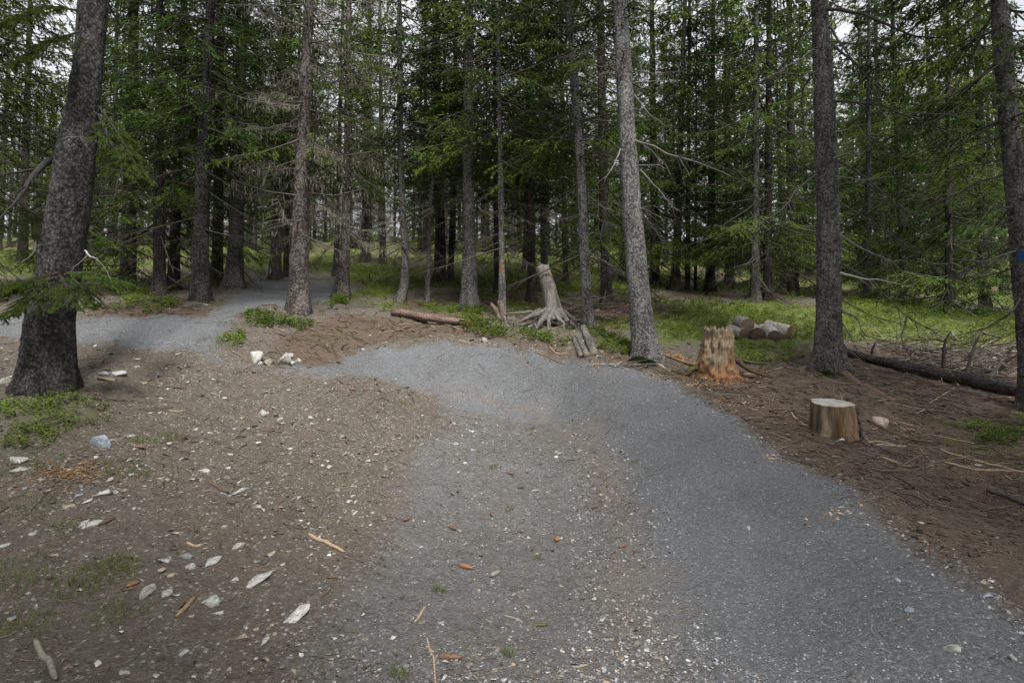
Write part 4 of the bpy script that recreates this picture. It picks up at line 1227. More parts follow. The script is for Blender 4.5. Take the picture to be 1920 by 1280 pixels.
for k, (lab, e, bk, r0, r1, cc) in enumerate([
    ('short pale log lying on top of the log pile', (1402, 624, 0.10), (1386, 598, -0.5), 0.125, 0.12, (0.75, 0.6, 0.5)),
    ('low left log of the pile, partly behind the rotten stump', (1396, 643, 0.1), (1368, 626, -0.4), 0.11, 0.105, DK),
    ('dark-ended log in the middle of the pile under the top one', (1421, 640, 0.05), (1407, 615, -0.6), 0.135, 0.12, DK),
    ('front log of the pile with a wide dark cut end facing out', (1452, 645, 0.2), (1438, 624, -0.35), 0.13, 0.115, DK),
    ('thick pale log at the right side of the pile', (1480, 634, -0.1), (1436, 612, -0.45), 0.155, 0.145, (0.4, 0.27, 0.18)),
    ('small dark log piece at the back of the pile', (1420, 613, -0.55), (1440, 606, -0.75), 0.085, 0.08, DK)]):
    A = at(e[0], e[1], YP - e[2]); Bp = at(bk[0], bk[1], YP - bk[2])
    for P_, hh_ in ((A, 0.85), (Bp, 0.85)): P_[2] = ground_z(P_[0], P_[1])[0] + r0 * (hh_ if k else 2.35)
    log_thing('log', lab, A, Bp, r0 * 1.12, r1 * 1.12, LOGBARK, 200 + k, group='logs of the pile by the clearing', cutcol=cc)
for k, (lab, a, b, r0) in enumerate([
    ('thin pale split log, leftmost of three by the root stump', (1089, 671), (1075, 639), 0.045),
    ('mossy split log, middle of three by the root stump', (1100, 671), (1083, 637), 0.055),
    ('thick grey split log, rightmost of three by the root stump', (1113, 668), (1094, 624), 0.075)]):
    A, Bp = on(*a, up=r0 * 0.7), on(*b, up=r0 * 0.9)
    log_thing('split_log', lab, A, Bp, r0, r0 * 0.95, SPLIT, 230 + k, group='split logs by the root stump', cutcol=(0.8, 0.72, 0.6))
# fallen log at the back of the bend
A, Bp = on(738, 590, up=0.085), on(872, 613, up=0.06)
FL = log_thing('fallen_log', 'fallen reddish log with broken right end behind the banked bend', A, Bp, 0.088, 0.07, bark_mat('log_bark_red', (0.10, 0.07, 0.055), (0.24, 0.175, 0.145), (0.36, 0.29, 0.25), 0.4, 0.3, 0.7, 0.4), 301, ends=False, bend=0.03, broken=True)
Lf = float(np.linalg.norm(Bp - A))
for k in range(5):
    p = np.array([[0.02 * (k - 2), 0.015 * math.sin(k * 2), Lf - 0.1], [0.03 * (k - 2), 0.02 * math.sin(k * 2), Lf + 0.06 + 0.05 * (k % 3)], [0.035 * (k - 2), 0.03 * math.sin(k * 2.), Lf + 0.14 + 0.06 * (k % 3)]])
    Soup().tube(p, [0.022, 0.015, 0.003], 5, col=(1.1, 0.65 + .1 * (k % 2), 0.4)).obj('splinter', WOOD_ROT, FL)
for zz_, d in ((0.35, (-0.2, -0.25, -0.15)), (Lf * 0.62, (0.16, 0.1, 0.2)), (0.8, (0.1, 0.13, 0.02))):
    p = np.array([[0, 0, zz_], [d[0] * .5, d[1] * .5, zz_ + d[2] * .5], [d[0], d[1], zz_ + d[2]]])
    Soup().tube(p, [0.014, 0.009, 0.005], 5, col=(0.2, 0.17, 0.14)).obj('branch_stub', TWIG, FL)
# long fallen trunk on the right
A, Bp = on(1590, 672, up=0.06), on(1965, 752, up=0.12)
FT = log_thing('fallen_tree', 'long dark fallen trunk with upright dead branches at right', A, Bp, 0.085, 0.13, BARK_DIM, 320, ends=False, bend=0.05)
qi = FT.rotation_quaternion.inverted()
def to_ft(P): return np.array([tuple(qi @ (Vector(p) - FT.location)) for p in P])
for k, (pts, r0, c_) in enumerate([
    ([(1632,675),(1634,655),(1640,640)], .028, .6), ([(1768,700),(1769,665),(1772,640),(1783,620)], .035, .7), ([(1783,622),(1788,630),(1795,638)], .022, 4.2), ([(1810,712),(1818,680),(1830,645),(1842,624)], .032, 1.0),
    ([(1842,624),(1860,628),(1880,632)], .016, .9), ([(1848,720),(1865,695),(1880,672)], .036, 1.8), ([(1842,722),(1840,705),(1838,690)], .02, 1.6), ([(1800,722),(1790,735),(1780,742)], .022, 1.6),
    ([(1850,732),(1850,745),(1832,760)], .02, .8), ([(1895,742),(1880,765),(1872,772)], .018, .8), ([(1700,690),(1715,675),(1735,665)], .02, .9), ([(1690,690),(1668,697),(1645,712)], .014, 2.2), ([(1770,640),(1750,635),(1735,645)], .016, .8)]):
    y0 = A[1] + (Bp[1] - A[1]) * (pts[0][0] - 1590) / 375
    p = to_ft(sub([at(a, b, y0 - 0.04 * i) for i, (a, b) in enumerate(pts)], 9))
    p[1:] += np.cumsum(rng.normal(0, 0.005, (8, 3)), 0)
    Soup().tube(p, np.linspace(r0, r0 * 0.4, 9), 7, col=np.array([0.085, 0.075, 0.068]) * c_).obj('dead_branch', TWIG, FT)
# roots of the standing trees that show on the ground
for root, Yr, pts, r0, c_ in ((T36, 9.7, [(1572,692),(1600,715),(1650,742),(1710,762)], 0.10, (0.15, 0.10, 0.08)), (T36, 9.7, [(1532,680),(1510,690),(1495,697),(1482,702)], 0.07, (0.12, 0.10, 0.08)),
                              (T29, 9.9, [(1228,682),(1245,690),(1262,700),(1280,712)], 0.055, (0.36, 0.29, 0.22))):
    p = np.array([on(a, b) for a, b in pts]); p = sub(p, 18)
    p[:, 2] = ground_z(p[:, 0], p[:, 1]) + np.linspace(-0.01, -0.05, 18)
    Soup().tube(local(root, p), np.linspace(r0, r0 * 0.35, 18), 10, rad=fluted(p, None, 10, 0.2, 5), col=c_).obj('root', TWIG, TRUNK[root.name])

# ------------------------------------------------------------------ stones
def hull(seed, n=14, flat=1.0, cuts=True):
    r = np.random.default_rng(seed)
    p = unit(r.normal(0, 1, (n, 3))) * r.uniform(0.75, 1.0, (n, 1))
    p[:, 2] = np.clip(p[:, 2], -0.62, 0.62 * flat)
    bm = bmesh.new()
    for q in p: bm.verts.new(q)
    res = bmesh.ops.convex_hull(bm, input=bm.verts)
    bmesh.ops.delete(bm, geom=[v for v in bm.verts if not v.link_faces], context='VERTS')
    bmesh.ops.triangulate(bm, faces=bm.faces)
    bm.verts.index_update()
    V = np.array([v.co[:] for v in bm.verts]); T = np.array([[v.index for v in f.verts] for f in bm.faces])
    bm.free()
    return V, T
HULLS = [hull(400 + k, 11 + k % 5, 0.9) for k in range(10)]
def bevel_rock(V, T, amount=0.08):
    bm = bmesh.new()
    vs = [bm.verts.new(v) for v in V]
    for t in T: bm.faces.new([vs[i] for i in t])
    bmesh.ops.dissolve_limit(bm, angle_limit=0.25, verts=bm.verts, edges=bm.edges)
    bmesh.ops.bevel(bm, geom=bm.edges[:], offset=amount, segments=1, affect='EDGES', profile=0.6)
    bmesh.ops.triangulate(bm, faces=bm.faces)
    bm.verts.index_update()
    W = np.array([v.co[:] for v in bm.verts]); Q = np.array([[v.index for v in f.verts] for f in bm.faces])
    bm.free()
    return W, Q
RHULL = [bevel_rock(*h) for h in HULLS]
PALE, WARM, SLATE, BLUE, ROSE, MIDG = (0.36, 0.358, 0.335), (0.30, 0.26, 0.195), (0.22, 0.23, 0.24), (0.26, 0.30, 0.35), (0.42, 0.34, 0.29), (0.32, 0.32, 0.31)
stone_n = 0
def stone(px, py, w, h, tone, label=None, group=None, name='stone', thick=0.35, ang=None):
    global stone_n
    stone_n += 1
    r = np.random.default_rng(900 + stone_n)
    g = on(px, py + h * 0.25)
    Y = g[1]
    sx = w * Y / F / 2
    sz = max(thick * min(sx, h * Y / F / 2 * 2.2), 0.006)
    al = math.atan2(max(CAM_Z - g[2], 0.25), Y) + 0.25
    sy = float(np.clip((h * Y / F / 2 - sz * 0.5) / math.sin(al), 0.45 * sx, 2.8 * sx))
    V, T = RHULL[stone_n % len(RHULL)]
    V = V * np.array([sx, sy, sz / 0.62]) * (1.12 if name == 'rock' else 1.18)
    o = Soup().add(V, T, None, np.array(tone) * r.uniform(0.88, 1.12)).obj(name, STONE, None, False)
    o.location = (g[0], g[1], g[2] + sz * (0.35 if name != 'rock' else 0.6))
    o.rotation_euler = (r.normal(0.20, 0.08), r.normal(0, 0.10), ang * 0.5 if ang is not None else r.normal(0, 0.25))
    tag(o, label or 'small pale broken stone scattered on the brown slope', 'stone', group or (None if label else 'small stones on the left slope'))
for q in [(482,673,34,21,PALE,'large pale rock, leftmost of the white rocks in the dip'),(488,684,15,8,PALE,'small white rock in front of the leftmost large pale one'),(502,679,15,14,WARM,'yellowish rock between the two large white rocks'),
          (528,674,36,23,PALE,'largest white rock of the group in the dip'),(544,667,13,11,MIDG,'small grey rock behind the largest white rock'),(549,677,10,14,PALE,'narrow white rock right of the largest one'),(558,680,18,7,PALE,'flat white rock at the right end of the group')]:
    stone(*q[:5], label=q[5], group='white rocks in the dip', name='rock', thick=0.75)
stone(1648, 793, 36, 26, (0.36, 0.29, 0.245), 'pinkish pale boulder right of the sawn stump', name='boulder', thick=0.55)
stone(1572, 824, 24, 9, PALE, 'white chip of stone in front of the sawn stump')
stone(908, 639, 15, 9, PALE, 'white stone at the edge of the bend near the root stump', thick=.7)
for q in [(483,1077,34,50,PALE,'large pale diamond-shaped slab lying on the dark slope',.25,-.5),(552,1148,44,46,PALE,'long pale slab pointing up right beside the gravel',.2,-.6),(395,1126,34,28,PALE,'pale wedge stone left of the long slab',.5,-.4),
          (408,1145,26,16,MIDG,'flat grey stone in front of the pale wedge',.3,-.5),(398,1050,24,26,PALE,'pointed white stone above the diamond slab, left',.4,-.6),(305,1060,28,14,PALE,'flat white stone near the tan flakes',.4,0),
          (271,1110,34,32,(0.30,0.29,0.26),'squat grey-tan stone beside an orange cone',.5,0),(447,1018,20,24,(0.36,0.35,0.31),'upright oval grey stone above the diamond slab',.4,0),(191,929,32,18,PALE,'pale oval stone on the left slope near grass',.35,.3),
          (177,985,26,28,PALE,'narrow pale shard tilted on the left slope',.25,-.8),(35,858,48,11,PALE,'long pale slab at the left edge below the bilberries',.5,0),(36,878,40,9,PALE,'second pale slab below the long one at the left edge',.5,.15),
          (188,836,38,15,BLUE,'blue-grey block of stone left of the dirt slope',.9,0),(188,702,30,9,SLATE,'dark slate flake right of the big left trunk',.5,.3),(221,704,34,11,MIDG,'pale grey slate flake right of the big left trunk',.4,-.1),
          (199,711,38,9,WARM,'tan slate flake lowest of three by the big left trunk',.4,.2),(490,777,26,10,PALE,'white arched stone in the middle of the dirt slope',.7,0),(10,716,26,12,PALE,'pale stone at the left edge beside the big trunk foot',.6,0),
          (450,1192,32,16,WARM,'tan chunk low on the slope under the pale wedge',.5,.2),(1509,893,14,9,BLUE,'blue-grey stone on the banked gravel right of centre',.6,0),(1403,991,12,6,PALE,'small white stone alone on the smooth gravel',.5,0),
          (1683,1088,15,11,BLUE,'blue stone at the right on the dark gravel',.4,0),(1706,1143,20,14,BLUE,'flat blue slate on the dark gravel at lower right',.3,.3),(1846,1121,30,11,BLUE,'long blue slate near the lower right edge',.3,.1),
          (1897,1236,22,16,MIDG,'grey stone in the lower right corner',.5,0),(1785,1218,34,18,(0.48,0.50,0.44),'whitish lump of lichen-covered stone at lower right',.6,0),(299,1080,26,8,WARM,'tan flat flake, left of two on the slope',.3,0),(321,1079,18,13,WARM,'tan flat flake, right of two on the slope',.3,.5)]:
    stone(*q[:5], label=q[5], thick=q[6], ang=q[7])
for q in [(163,940,18,16,PALE),(129,948,24,16,WARM),(156,990,14,16,MIDG),(448,921,18,18,MIDG),(382,885,22,10,PALE),(481,953,18,9,PALE),(507,1032,14,16,WARM),(328,1003,16,9,PALE),(495,1192,18,18,PALE),(512,1168,12,10,WARM),
          (344,1230,20,14,MIDG),(234,1264,22,18,MIDG),(292,1275,18,10,MIDG),(616,872,16,9,PALE),(347,1041,24,16,SLATE),(100,1043,20,12,WARM),(7,1027,16,14,PALE),(620,1237,12,10,WARM),(146,931,12,10,BLUE),(246,821,16,9,PALE),
          (257,671,16,6,PALE),(257,690,12,6,PALE),(334,667,14,8,WARM),(24,703,10,10,PALE),(357,1063,18,20,PALE),(436,1082,22,14,PALE),(311,1117,22,18,MIDG),(330,1120,14,10,PALE),(315,834,16,6,PALE),(545,840,12,7,PALE),(690,860,10,6,PALE),
          (432,852,12,7,PALE),(560,935,10,7,PALE),(205,905,14,8,MIDG),(60,1005,12,10,PALE),(465,800,9,5,PALE),(580,790,10,5,PALE),(300,900,12,7,MIDG),(250,960,10,8,PALE),(420,985,12,8,PALE),(530,1060,10,9,PALE),(600,1100,9,8,BLUE),(660,930,10,7,PALE),
          (665,960,11,8,PALE),(300,745,12,5,PALE),(350,720,11,5,PALE),(420,745,12,5,PALE),(280,775,10,5,PALE),(540,730,10,5,PALE),(130,880,12,7,MIDG),(90,920,10,7,WARM)]:
    stone(*q)

# ------------------------------------------------------------------ spruce cones and sticks
def cone_mesh():
    n, sd = 34, 16
    t = np.linspace(0, 1, n)
    rr = 0.125 * np.sin(np.clip(t * 0.97 + 0.03, 0, 1) ** 0.75 * pi) ** 0.55 + 0.01
    th = np.linspace(0, 2 * pi, sd, endpoint=False)
    ph = (t[:, None] * 15 + th[None] / (2 * pi) * 5) % 1
    P = np.stack([t - 0.5, 0.10 * (t - .5) ** 2, 0 * t], 1)
    ml = 1 + 0.24 * ph - 0.1
    V, Q, T = tube(P, rr, sd, True, ml)
    c = np.concatenate([(0.55 + 0.75 * ph).ravel(), [0.8, 0.8]])[:, None] * np.ones((1, 3))
    return V, Q, T, c
CV, CQ, CT, CC_ = cone_mesh()
CONE = attr_mat('spruce_cone_scales', 0.55, 60, 0.25, 0.2, 0.35)
BRN, ORG, GRY, DRK = (0.17, 0.098, 0.064), (0.30, 0.15, 0.075), (0.26, 0.24, 0.21), (0.10, 0.07, 0.055)
for (px, py, ln, ang, tone, lab) in [
    (764,972,.105,1.0,BRN,'brown spruce cone at the left border of the messy gravel'),(848,994,.115,-.75,BRN,'brown spruce cone pointing down right in the messy gravel'),(921,964,.10,-1.45,BRN,'brown spruce cone lying end-on beside grass blades'),
    (1045,1013,.125,1.4,ORG,'bright orange spruce cone lying end-on beside the tan drift'),(874,1063,.125,-.55,ORG,'glossy orange spruce cone in the centre of the messy gravel'),(957,894,.11,-.6,BRN,'brown spruce cone highest in the messy gravel'),
    (975,919,.105,.45,DRK,'dark spruce cone left of the grey one'),(1004,923,.11,.5,GRY,'grey weathered spruce cone right of the dark one'),(1116,957,.10,.7,DRK,'dark brown cone with a twig at the tan drift'),
    (1169,1024,.10,.6,BRN,'reddish cone on the tan drift near the smooth gravel'),(930,1083,.12,1.0,GRY,'grey spruce cone below the glossy orange one'),(845,1237,.125,-.05,BRN,'curved brown cone at the bottom edge'),
    (250,1107,.09,1.3,ORG,'orange cone beside the squat grey-tan stone'),(261,842,.13,0.1,BRN,'reddish cone right of the blue-grey stone block'),(660,732,.12,-.1,BRN,'far cone, leftmost of three on the upper dirt'),
    (745,733,.12,-.2,BRN,'far cone, middle of three on the upper dirt'),(772,736,.11,-.3,BRN,'far cone, rightmost of three on the upper dirt'),(1015,1177,.09,.1,(0.07,0.09,0.03),'mossy green cone low in the messy gravel')]:
    g = on(px, py)
    V = CV * np.array([1, 1, 1]) * ln * np.array([1, 1.05, 1.05])
    o = Soup().add(V, CT, CQ, CC_ * np.array([tone])).obj('spruce_cone', CONE)
    o.location = (g[0], g[1], g[2] + ln * 0.10)
    o.rotation_euler = (0, 0, ang)
    tag(o, lab, 'spruce cone', 'spruce cones on the trail')

def stick(pts, r0, tone, label, group=None, name='stick', flat=1.0, mat=None):
    P = np.array([on(a, b) for a, b in pts])
    o0 = P[0].copy()
    P = sub(P, max(8, 4 * len(pts)))
    P[:, 2] = ground_z(P[:, 0], P[:, 1]) + r0 * 0.6 * flat
    P = P - o0
    r = np.random.default_rng(int(pts[0][0] + pts[0][1]))
    rr_ = np.interp(np.linspace(0, 1, len(P)), [0, 0.06, 0.5, 0.94, 1], [0.45, 0.9, 1, 0.8, 0.4]) * r0
    V, Q, T = tube(P, rr_, 8, True, 1 + np.repeat(r.normal(0, 0.12, (1, 8)), len(P), 0) + r.normal(0, 0.03, (len(P), 8)))
    o = Soup().add(V, T, Q, tone).obj(name, mat or TWIG)
    o.location = o0
    return tag(o, label, 'stick', group)
TANW, GRYW, BRNW = (0.36, 0.27, 0.18), (0.30, 0.27, 0.22), (0.13, 0.085, 0.06)
for q in [([(578,998),(612,1018),(645,1038)], .017, TANW, 'stout tan stick beside the messy gravel, left of centre'), ([(66,1200),(84,1226),(94,1245),(105,1272)], .016, (0.22, 0.2, 0.165), 'thick grey stick curving in the lower left corner'),
          ([(330,1162),(347,1145),(366,1126)], .013, (0.28,.2,.12), 'tan bark sliver left of the pale wedge stone'), ([(350,1020),(365,1024),(380,1023)], .011, TANW, 'short yellowish wood chip above the tan flakes'),
          ([(390,918),(405,921),(424,926)], .014, BRNW, 'brown crooked stick on the left slope'), ([(521,945),(524,960),(525,975)], .008, BRNW, 'thin brown stick standing out on the mid slope'),
          ([(800,1195),(805,1215),(813,1240),(817,1282)], .006, TANW, 'thin pale stick running to the bottom edge'), ([(777,1168),(787,1156),(797,1143)], .007, TANW, 'short straight tan stick low on the messy gravel'),
          ([(945,1158),(962,1165),(980,1176)], .006, GRYW, 'thin grey stick low in the middle of the gravel'), ([(1072,1250),(1088,1248),(1103,1244)], .007, GRYW, 'short grey stick near the bottom centre'),
          ([(215,985),(200,990),(183,997)], .013, BRNW, 'dark brown stick beside the narrow pale shard'), ([(317,773),(332,776),(347,778)], .010, TANW, 'pale stick far up the dirt slope'),
          ([(877,1188),(886,1180)], .008, (0.08,.10,.04), 'greenish stick in the lower messy gravel'), ([(1500,790),(1518,803),(1530,812)], .012, TANW, 'forked pale stick left of the sawn stump, upper one'),
          ([(1470,792),(1495,794),(1520,797)], .010, TANW, 'pale stick lying level left of the sawn stump'), ([(1478,768),(1490,785),(1512,800)], .012, TANW, 'pale stick slanting toward the sawn stump'),
          ([(1675,790),(1688,805),(1700,813)], .011, GRYW, 'crooked grey stick right of the pinkish boulder'), ([(1690,793),(1720,800),(1740,806)], .009, TANW, 'thin tan stick beyond the crooked grey one'),
          ([(1610,828),(1650,833),(1690,842)], .012, TANW, 'long pale stick in front of the pinkish boulder'), ([(1640,840),(1670,842),(1700,838)], .012, GRYW, 'grey stick crossing below the long pale one'),
          ([(1760,845),(1810,862),(1870,875),(1925,890)], .016, TANW, 'long tan stick toward the right edge'), ([(1770,868),(1830,880),(1900,884)], .012, TANW, 'second long tan stick below the first at right'),
          ([(1650,858),(1690,872),(1720,876)], .013, TANW, 'tan stick left of the two long ones'), ([(1850,922),(1890,935),(1925,950)], .022, (0.07,.065,.06), 'dark stick at the right edge of the litter'),
          ([(1640,776),(1680,783),(1710,790)], .008, TANW, 'thin pale stick above the pinkish boulder'), ([(1448,696),(1462,692),(1468,690)], .012, GRYW, 'short stick by the straight spruce foot'),
          ([(1385,702),(1420,704),(1432,708)], .012, GRYW, 'short pale stick right of the rotten stump'), ([(1000,663),(1030,672),(1060,684)], .012, (0.2,.13,.09), 'reddish stick along the bend edge below the root stump'),
          ([(1030,655),(1045,664),(1062,668)], .014, TANW, 'pale stick at the bend edge below the root stump'), ([(862,639),(872,643),(882,646)], .012, TANW, 'pale stick at the top of the bend'),
          ([(1790,725),(1765,745),(1740,755)], .012, GRYW, 'bent grey stick below the fallen trunk'), ([(625,1098),(612,1112),(600,1120)], .006, BRNW, 'thin dark stick beside the long pale slab')]:
    stick(*q, group='sticks lying on the ground')

# ------------------------------------------------------------------ small cover nobody could count
def spread(n, y0, y1, seed, um=1.0):
    r = np.random.default_rng(seed)
    y = np.exp(r.uniform(math.log(y0), math.log(y1), n))
    x = r.uniform(-um, um, n) * y
    return x, y, r
def rot_z(a):
    c, s = np.cos(a), np.sin(a); z = np.zeros_like(a); o = np.ones_like(a)
    return np.stack([np.stack([c, -s, z], -1), np.stack([s, c, z], -1), np.stack([z, z, o], -1)], 1)
def rot_tilt(a, b):
    ca, sa, cb, sb = np.cos(a), np.sin(a), np.cos(b), np.sin(b); z = np.zeros_like(a); o = np.ones_like(a)
    X = np.stack([np.stack([o, z, z], -1), np.stack([z, ca, -sa], -1), np.stack([z, sa, ca], -1)], 1)
    Yr = np.stack([np.stack([cb, z, sb], -1), np.stack([z, o, z], -1), np.stack([-sb, z, cb], -1)], 1)
    return X @ Yr
def scatter(soup, V, T, pos, R, S, col):
    n = len(pos)
    W = np.einsum('nij,nkj->nki', R, V[None] * S[:, None, :]) + pos[:, None]
    k = np.arange(n)[:, None, None] * len(V)
    c = np.repeat(col, len(V), 0)
    soup.add(W.reshape(-1, 3), (np.asarray(T)[None] + k).reshape(-1, 3), None, c)
def nearest_named(px_list): return None

OCT_V = np.array([[1, 0, 0], [-1, 0.1, 0], [0.1, 1, 0], [0, -1, 0.1], [0.15, 0.1, 0.8], [0, 0, -0.7]], float)
OCT_T = np.array([[0, 2, 4], [2, 1, 4], [1, 3, 4], [3, 0, 4], [2, 0, 5], [1, 2, 5], [3, 1, 5], [0, 3, 5]])
def stones_stuff(name, label, n, y0, y1, seed, size, keepf, tones, flat=(0.35, 0.8), hulls=None, mat=STONE):
    x, y, r = spread(n, y0, y1, seed)
    g, li, mo, t, tr = weights(x, y)
    keep = r.random(n) < keepf(g, li, mo, t, tr, x, y)
    x, y = x[keep], y[keep]
    m = len(x)
    s = size[0] * (size[1] / size[0]) ** (r.random(m) ** 2.2)
    s = s * np.clip(y / 5.0, 0.8, 1.7)
    z = ground_z(x, y)
    el = r.uniform(0.55, 1.0, m); fl = r.uniform(*flat, m)
    tn = np.array(tones)[r.integers(0, len(tones), m)] * r.uniform(0.75, 1.25, (m, 1))
    soup = Soup()
    src = hulls or [(OCT_V, OCT_T)]
    for k, (V, T) in enumerate(src):
        q = np.arange(m) % len(src) == k
        S = np.stack([s[q], s[q] * el[q], s[q] * fl[q]], 1)
        pos = np.stack([x[q], y[q], z[q] + S[:, 2] * 0.12], 1)
        R = rot_z(r.random(q.sum()) * 6.28) @ rot_tilt(r.normal(0, 0.3, q.sum()), r.normal(0, 0.3, q.sum()))
        scatter(soup, V, T, pos, R, S, tn[q])
    return tag(soup.obj(name, mat, None, False), label, name.replace('_', ' ').split()[-1], kind='stuff')
GREYS = [(0.17, 0.18, 0.195), (0.22, 0.235, 0.255), (0.30, 0.315, 0.33), (0.13, 0.135, 0.14), (0.42, 0.42, 0.42), (0.25, 0.225, 0.20)]
LIGHTS = [(0.40, 0.40, 0.38), (0.46, 0.45, 0.43), (0.26, 0.245, 0.22), (0.30, 0.25, 0.19), (0.18, 0.175, 0.17), (0.22, 0.235, 0.25), (0.20, 0.165, 0.13), (0.16, 0.14, 0.12), (0.24, 0.21, 0.18)]
slope_side = lambda x, y: np.clip((0.9 - x / y * 3.0), 0, 1)
stones_stuff('trail_gravel', 'fine grey and bluish gravel stones on the trail', 52000, 2.3, 12.5, 1, (0.0035, 0.013), lambda g, li, mo, t, tr, x, y: np.clip(g * 1.2, 0, 1) * (1 - 0.5 * t) * np.clip(2.2 - y / 6, 0.25, 1), GREYS, mat=PEBBLE)
h6 = [hull(700 + k, 8, 0.8) for k in range(6)]
stones_stuff('stone_shards', 'countless small pale stone shards over the brown slope', 70000, 2.3, 13, 2, (0.0045, 0.042), lambda g, li, mo, t, tr, x, y: np.clip((1 - g * 1.15) * (1 - 0.93 * mo) * (1 - 0.80 * li) * np.clip(0.35 + noise2(x, y, 1.1, 3, 4.) * 1.6, 0.12, 1), 0, 1) * np.where(x > 0.25 * y, 0.35, 1), LIGHTS, (0.18, 0.5), h6)

stones_stuff('edge_stones', 'loose grey stones along the ragged outer edge of the gravel', 60000, 2.4, 11, 19, (0.006, 0.028), lambda g, li, mo, t, tr, x, y: ((g > 0.02) & (g < 0.93) & (x > 0.1 * y)) * 0.8, GREYS, (0.3, 0.6), h6)
stones_stuff('soil_clods', 'dark crumbly soil clods on slope and inner trail', 12000, 2.4, 10, 9, (0.006, 0.03), lambda g, li, mo, t, tr, x, y: np.clip(0.75 - np.abs(g - 0.4) * 1.3, 0, 1) * np.clip(0.2 + noise2(x, y, 1.5, 3, 33.) * 2.2, 0, 1) * np.where(x < 0.22 * y, 1, 0.15), [(0.05, 0.042, 0.035), (0.075, 0.062, 0.052), (0.045, 0.04, 0.036), (0.10, 0.082, 0.066)], (0.4, 0.8), h6)

def litter(name, label, n, y0, y1, seed, L, W, keepf, tones, cat):
    x, y, r = spread(n, y0, y1, seed)
    g, li, mo, t, tr = weights(x, y)
    keep = r.random(n) < keepf(g, li, mo, t, tr, x, y)
    x, y = x[keep], y[keep]; m = len(x)
    k = np.clip(y / 5, 0.8, 2.0)
    l = L[0] * (L[1] / L[0]) ** (r.random(m) ** 1.6) * k
    w = r.uniform(*W, m) * k
    a = r.random(m) * 6.28
    d = np.stack([np.cos(a), np.sin(a), 0 * a], 1)
    p = np.stack([x, y], 1)
    ends = []
    for f, off in ((-0.5, 0), (0, 1), (0.5, 0)):
        q = p + d[:, :2] * (l * f)[:, None] + (np.stack([-d[:, 1], d[:, 0]], 1) * (l * r.normal(0, 0.09, m))[:, None]) * off
        ends.append(np.column_stack([q, ground_z(q[:, 0], q[:, 1]) + w * 0.6 + l * np.abs(r.normal(0, 0.03, m))]))
    A, Mi, Cn = ends
    soup = Soup()
    tn = np.array(tones)[r.integers(0, len(tones), m)] * r.uniform(0.6, 1.3, (m, 1))
    ribbons(A, 2 * Mi - 0.5 * A - 0.5 * Cn, Cn, w, tn, soup)
    return tag(soup.obj(name, TWIG), label, cat, kind='stuff')
WOODS = [(0.10, 0.075, 0.058), (0.17, 0.12, 0.085), (0.26, 0.20, 0.14), (0.075, 0.06, 0.05), (0.22, 0.19, 0.16)]
litter('fallen_needles', 'thin brown twigs and needles strewn over trail and slope', 30000, 2.4, 11, 3, (0.025, 0.16), (0.0008, 0.0022), lambda g, li, mo, t, tr, x, y: np.clip(0.62 * (1 - g) + 0.55 * li + 0.7 * t + np.where(tr & (x < 0.2 * y), 0.32, 0.04), 0, 1), WOODS, 'twigs')
litter('fallen_twigs', 'dead twigs strewn over the red-brown litter', 6500, 4.5, 17, 4, (0.10, 0.55), (0.002, 0.0055), lambda g, li, mo, t, tr, x, y: np.clip(0.9 * li + 0.25 * mo + 0.10 * (1 - g), 0, 1) * ~tr, [(0.10, 0.08, 0.063), (0.17, 0.135, 0.105), (0.28, 0.23, 0.175), (0.07, 0.06, 0.052), (0.12, 0.085, 0.065)], 'twigs')
litter('bark_flakes', 'reddish bark flakes on the litter', 9000, 3.5, 13, 5, (0.03, 0.10), (0.004, 0.012), lambda g, li, mo, t, tr, x, y: np.clip(0.8 * li + 0.10 * (1 - g), 0, 1) * ~tr, [(0.17, 0.11, 0.075), (0.12, 0.08, 0.058), (0.28, 0.2, 0.14), (0.08, 0.06, 0.048)], 'bark')

# bilberry and cowberry leaves
def sprig(seed, n=11):
    r = np.random.default_rng(seed)
    s = Soup()
    P = np.stack([r.normal(0, 0.28, n), r.normal(0, 0.28, n), r.uniform(0.25, 1.0, n)], 1)
    a = r.random(n) * 6.28
    D = unit(np.stack([np.cos(a), np.sin(a), r.uniform(-0.1, 0.7, n)], 1))
    kites(P, D, r.uniform(0.30, 0.52, n), r.uniform(0.18, 0.28, n), np.tile([[0, 0, 1.0]], (n, 1)) + r.normal(0, 0.35, (n, 3)), np.ones((n, 3)), s)
    V, f, c = s.arr()
    T = f[0]
    st = np.array([[0, 0, -0.1], [0.04, 0, -0.1], [P[0, 0], P[0, 1], P[0, 2]], [0, 0.04, -0.1], [P[1, 0], P[1, 1], P[1, 2]]])
    return np.vstack([V, st]), np.vstack([T, np.array([[0, 1, 2], [0, 3, 4]]) + len(V)])
SPRIGS = [sprig(k) for k in range(5)]
def herbs(name, label, pts_w, seed, h, tones, cat='shrub'):
    x, y = pts_w
    r = np.random.default_rng(seed)
    m = len(x)
    s = r.uniform(*h, m) * np.clip(y / 10, 0.85, 1.5)
    z = ground_z(x, y)
    nn = noise2(x, y, 0.9, 3, 6.0) * 0.9 + 0.5 + r.normal(0, 0.16, m)
    tA, tB = np.array(tones[0]), np.array(tones[1])
    f = np.clip(nn, 0, 1)[:, None]
    tn = (tA * (1 - f) + tB * f) * r.uniform(0.8, 1.2, (m, 1))
    soup = Soup()
    for k, (V, T) in enumerate(SPRIGS):
        q = np.arange(m) % 5 == k
        S = np.repeat(s[q][:, None], 3, 1)
        scatter(soup, V, T, np.stack([x[q], y[q], z[q]], 1), rot_z(r.random(q.sum()) * 6.28), S, tn[q])
    return tag(soup.obj(name, HERB, None, False), label, cat, kind='stuff')
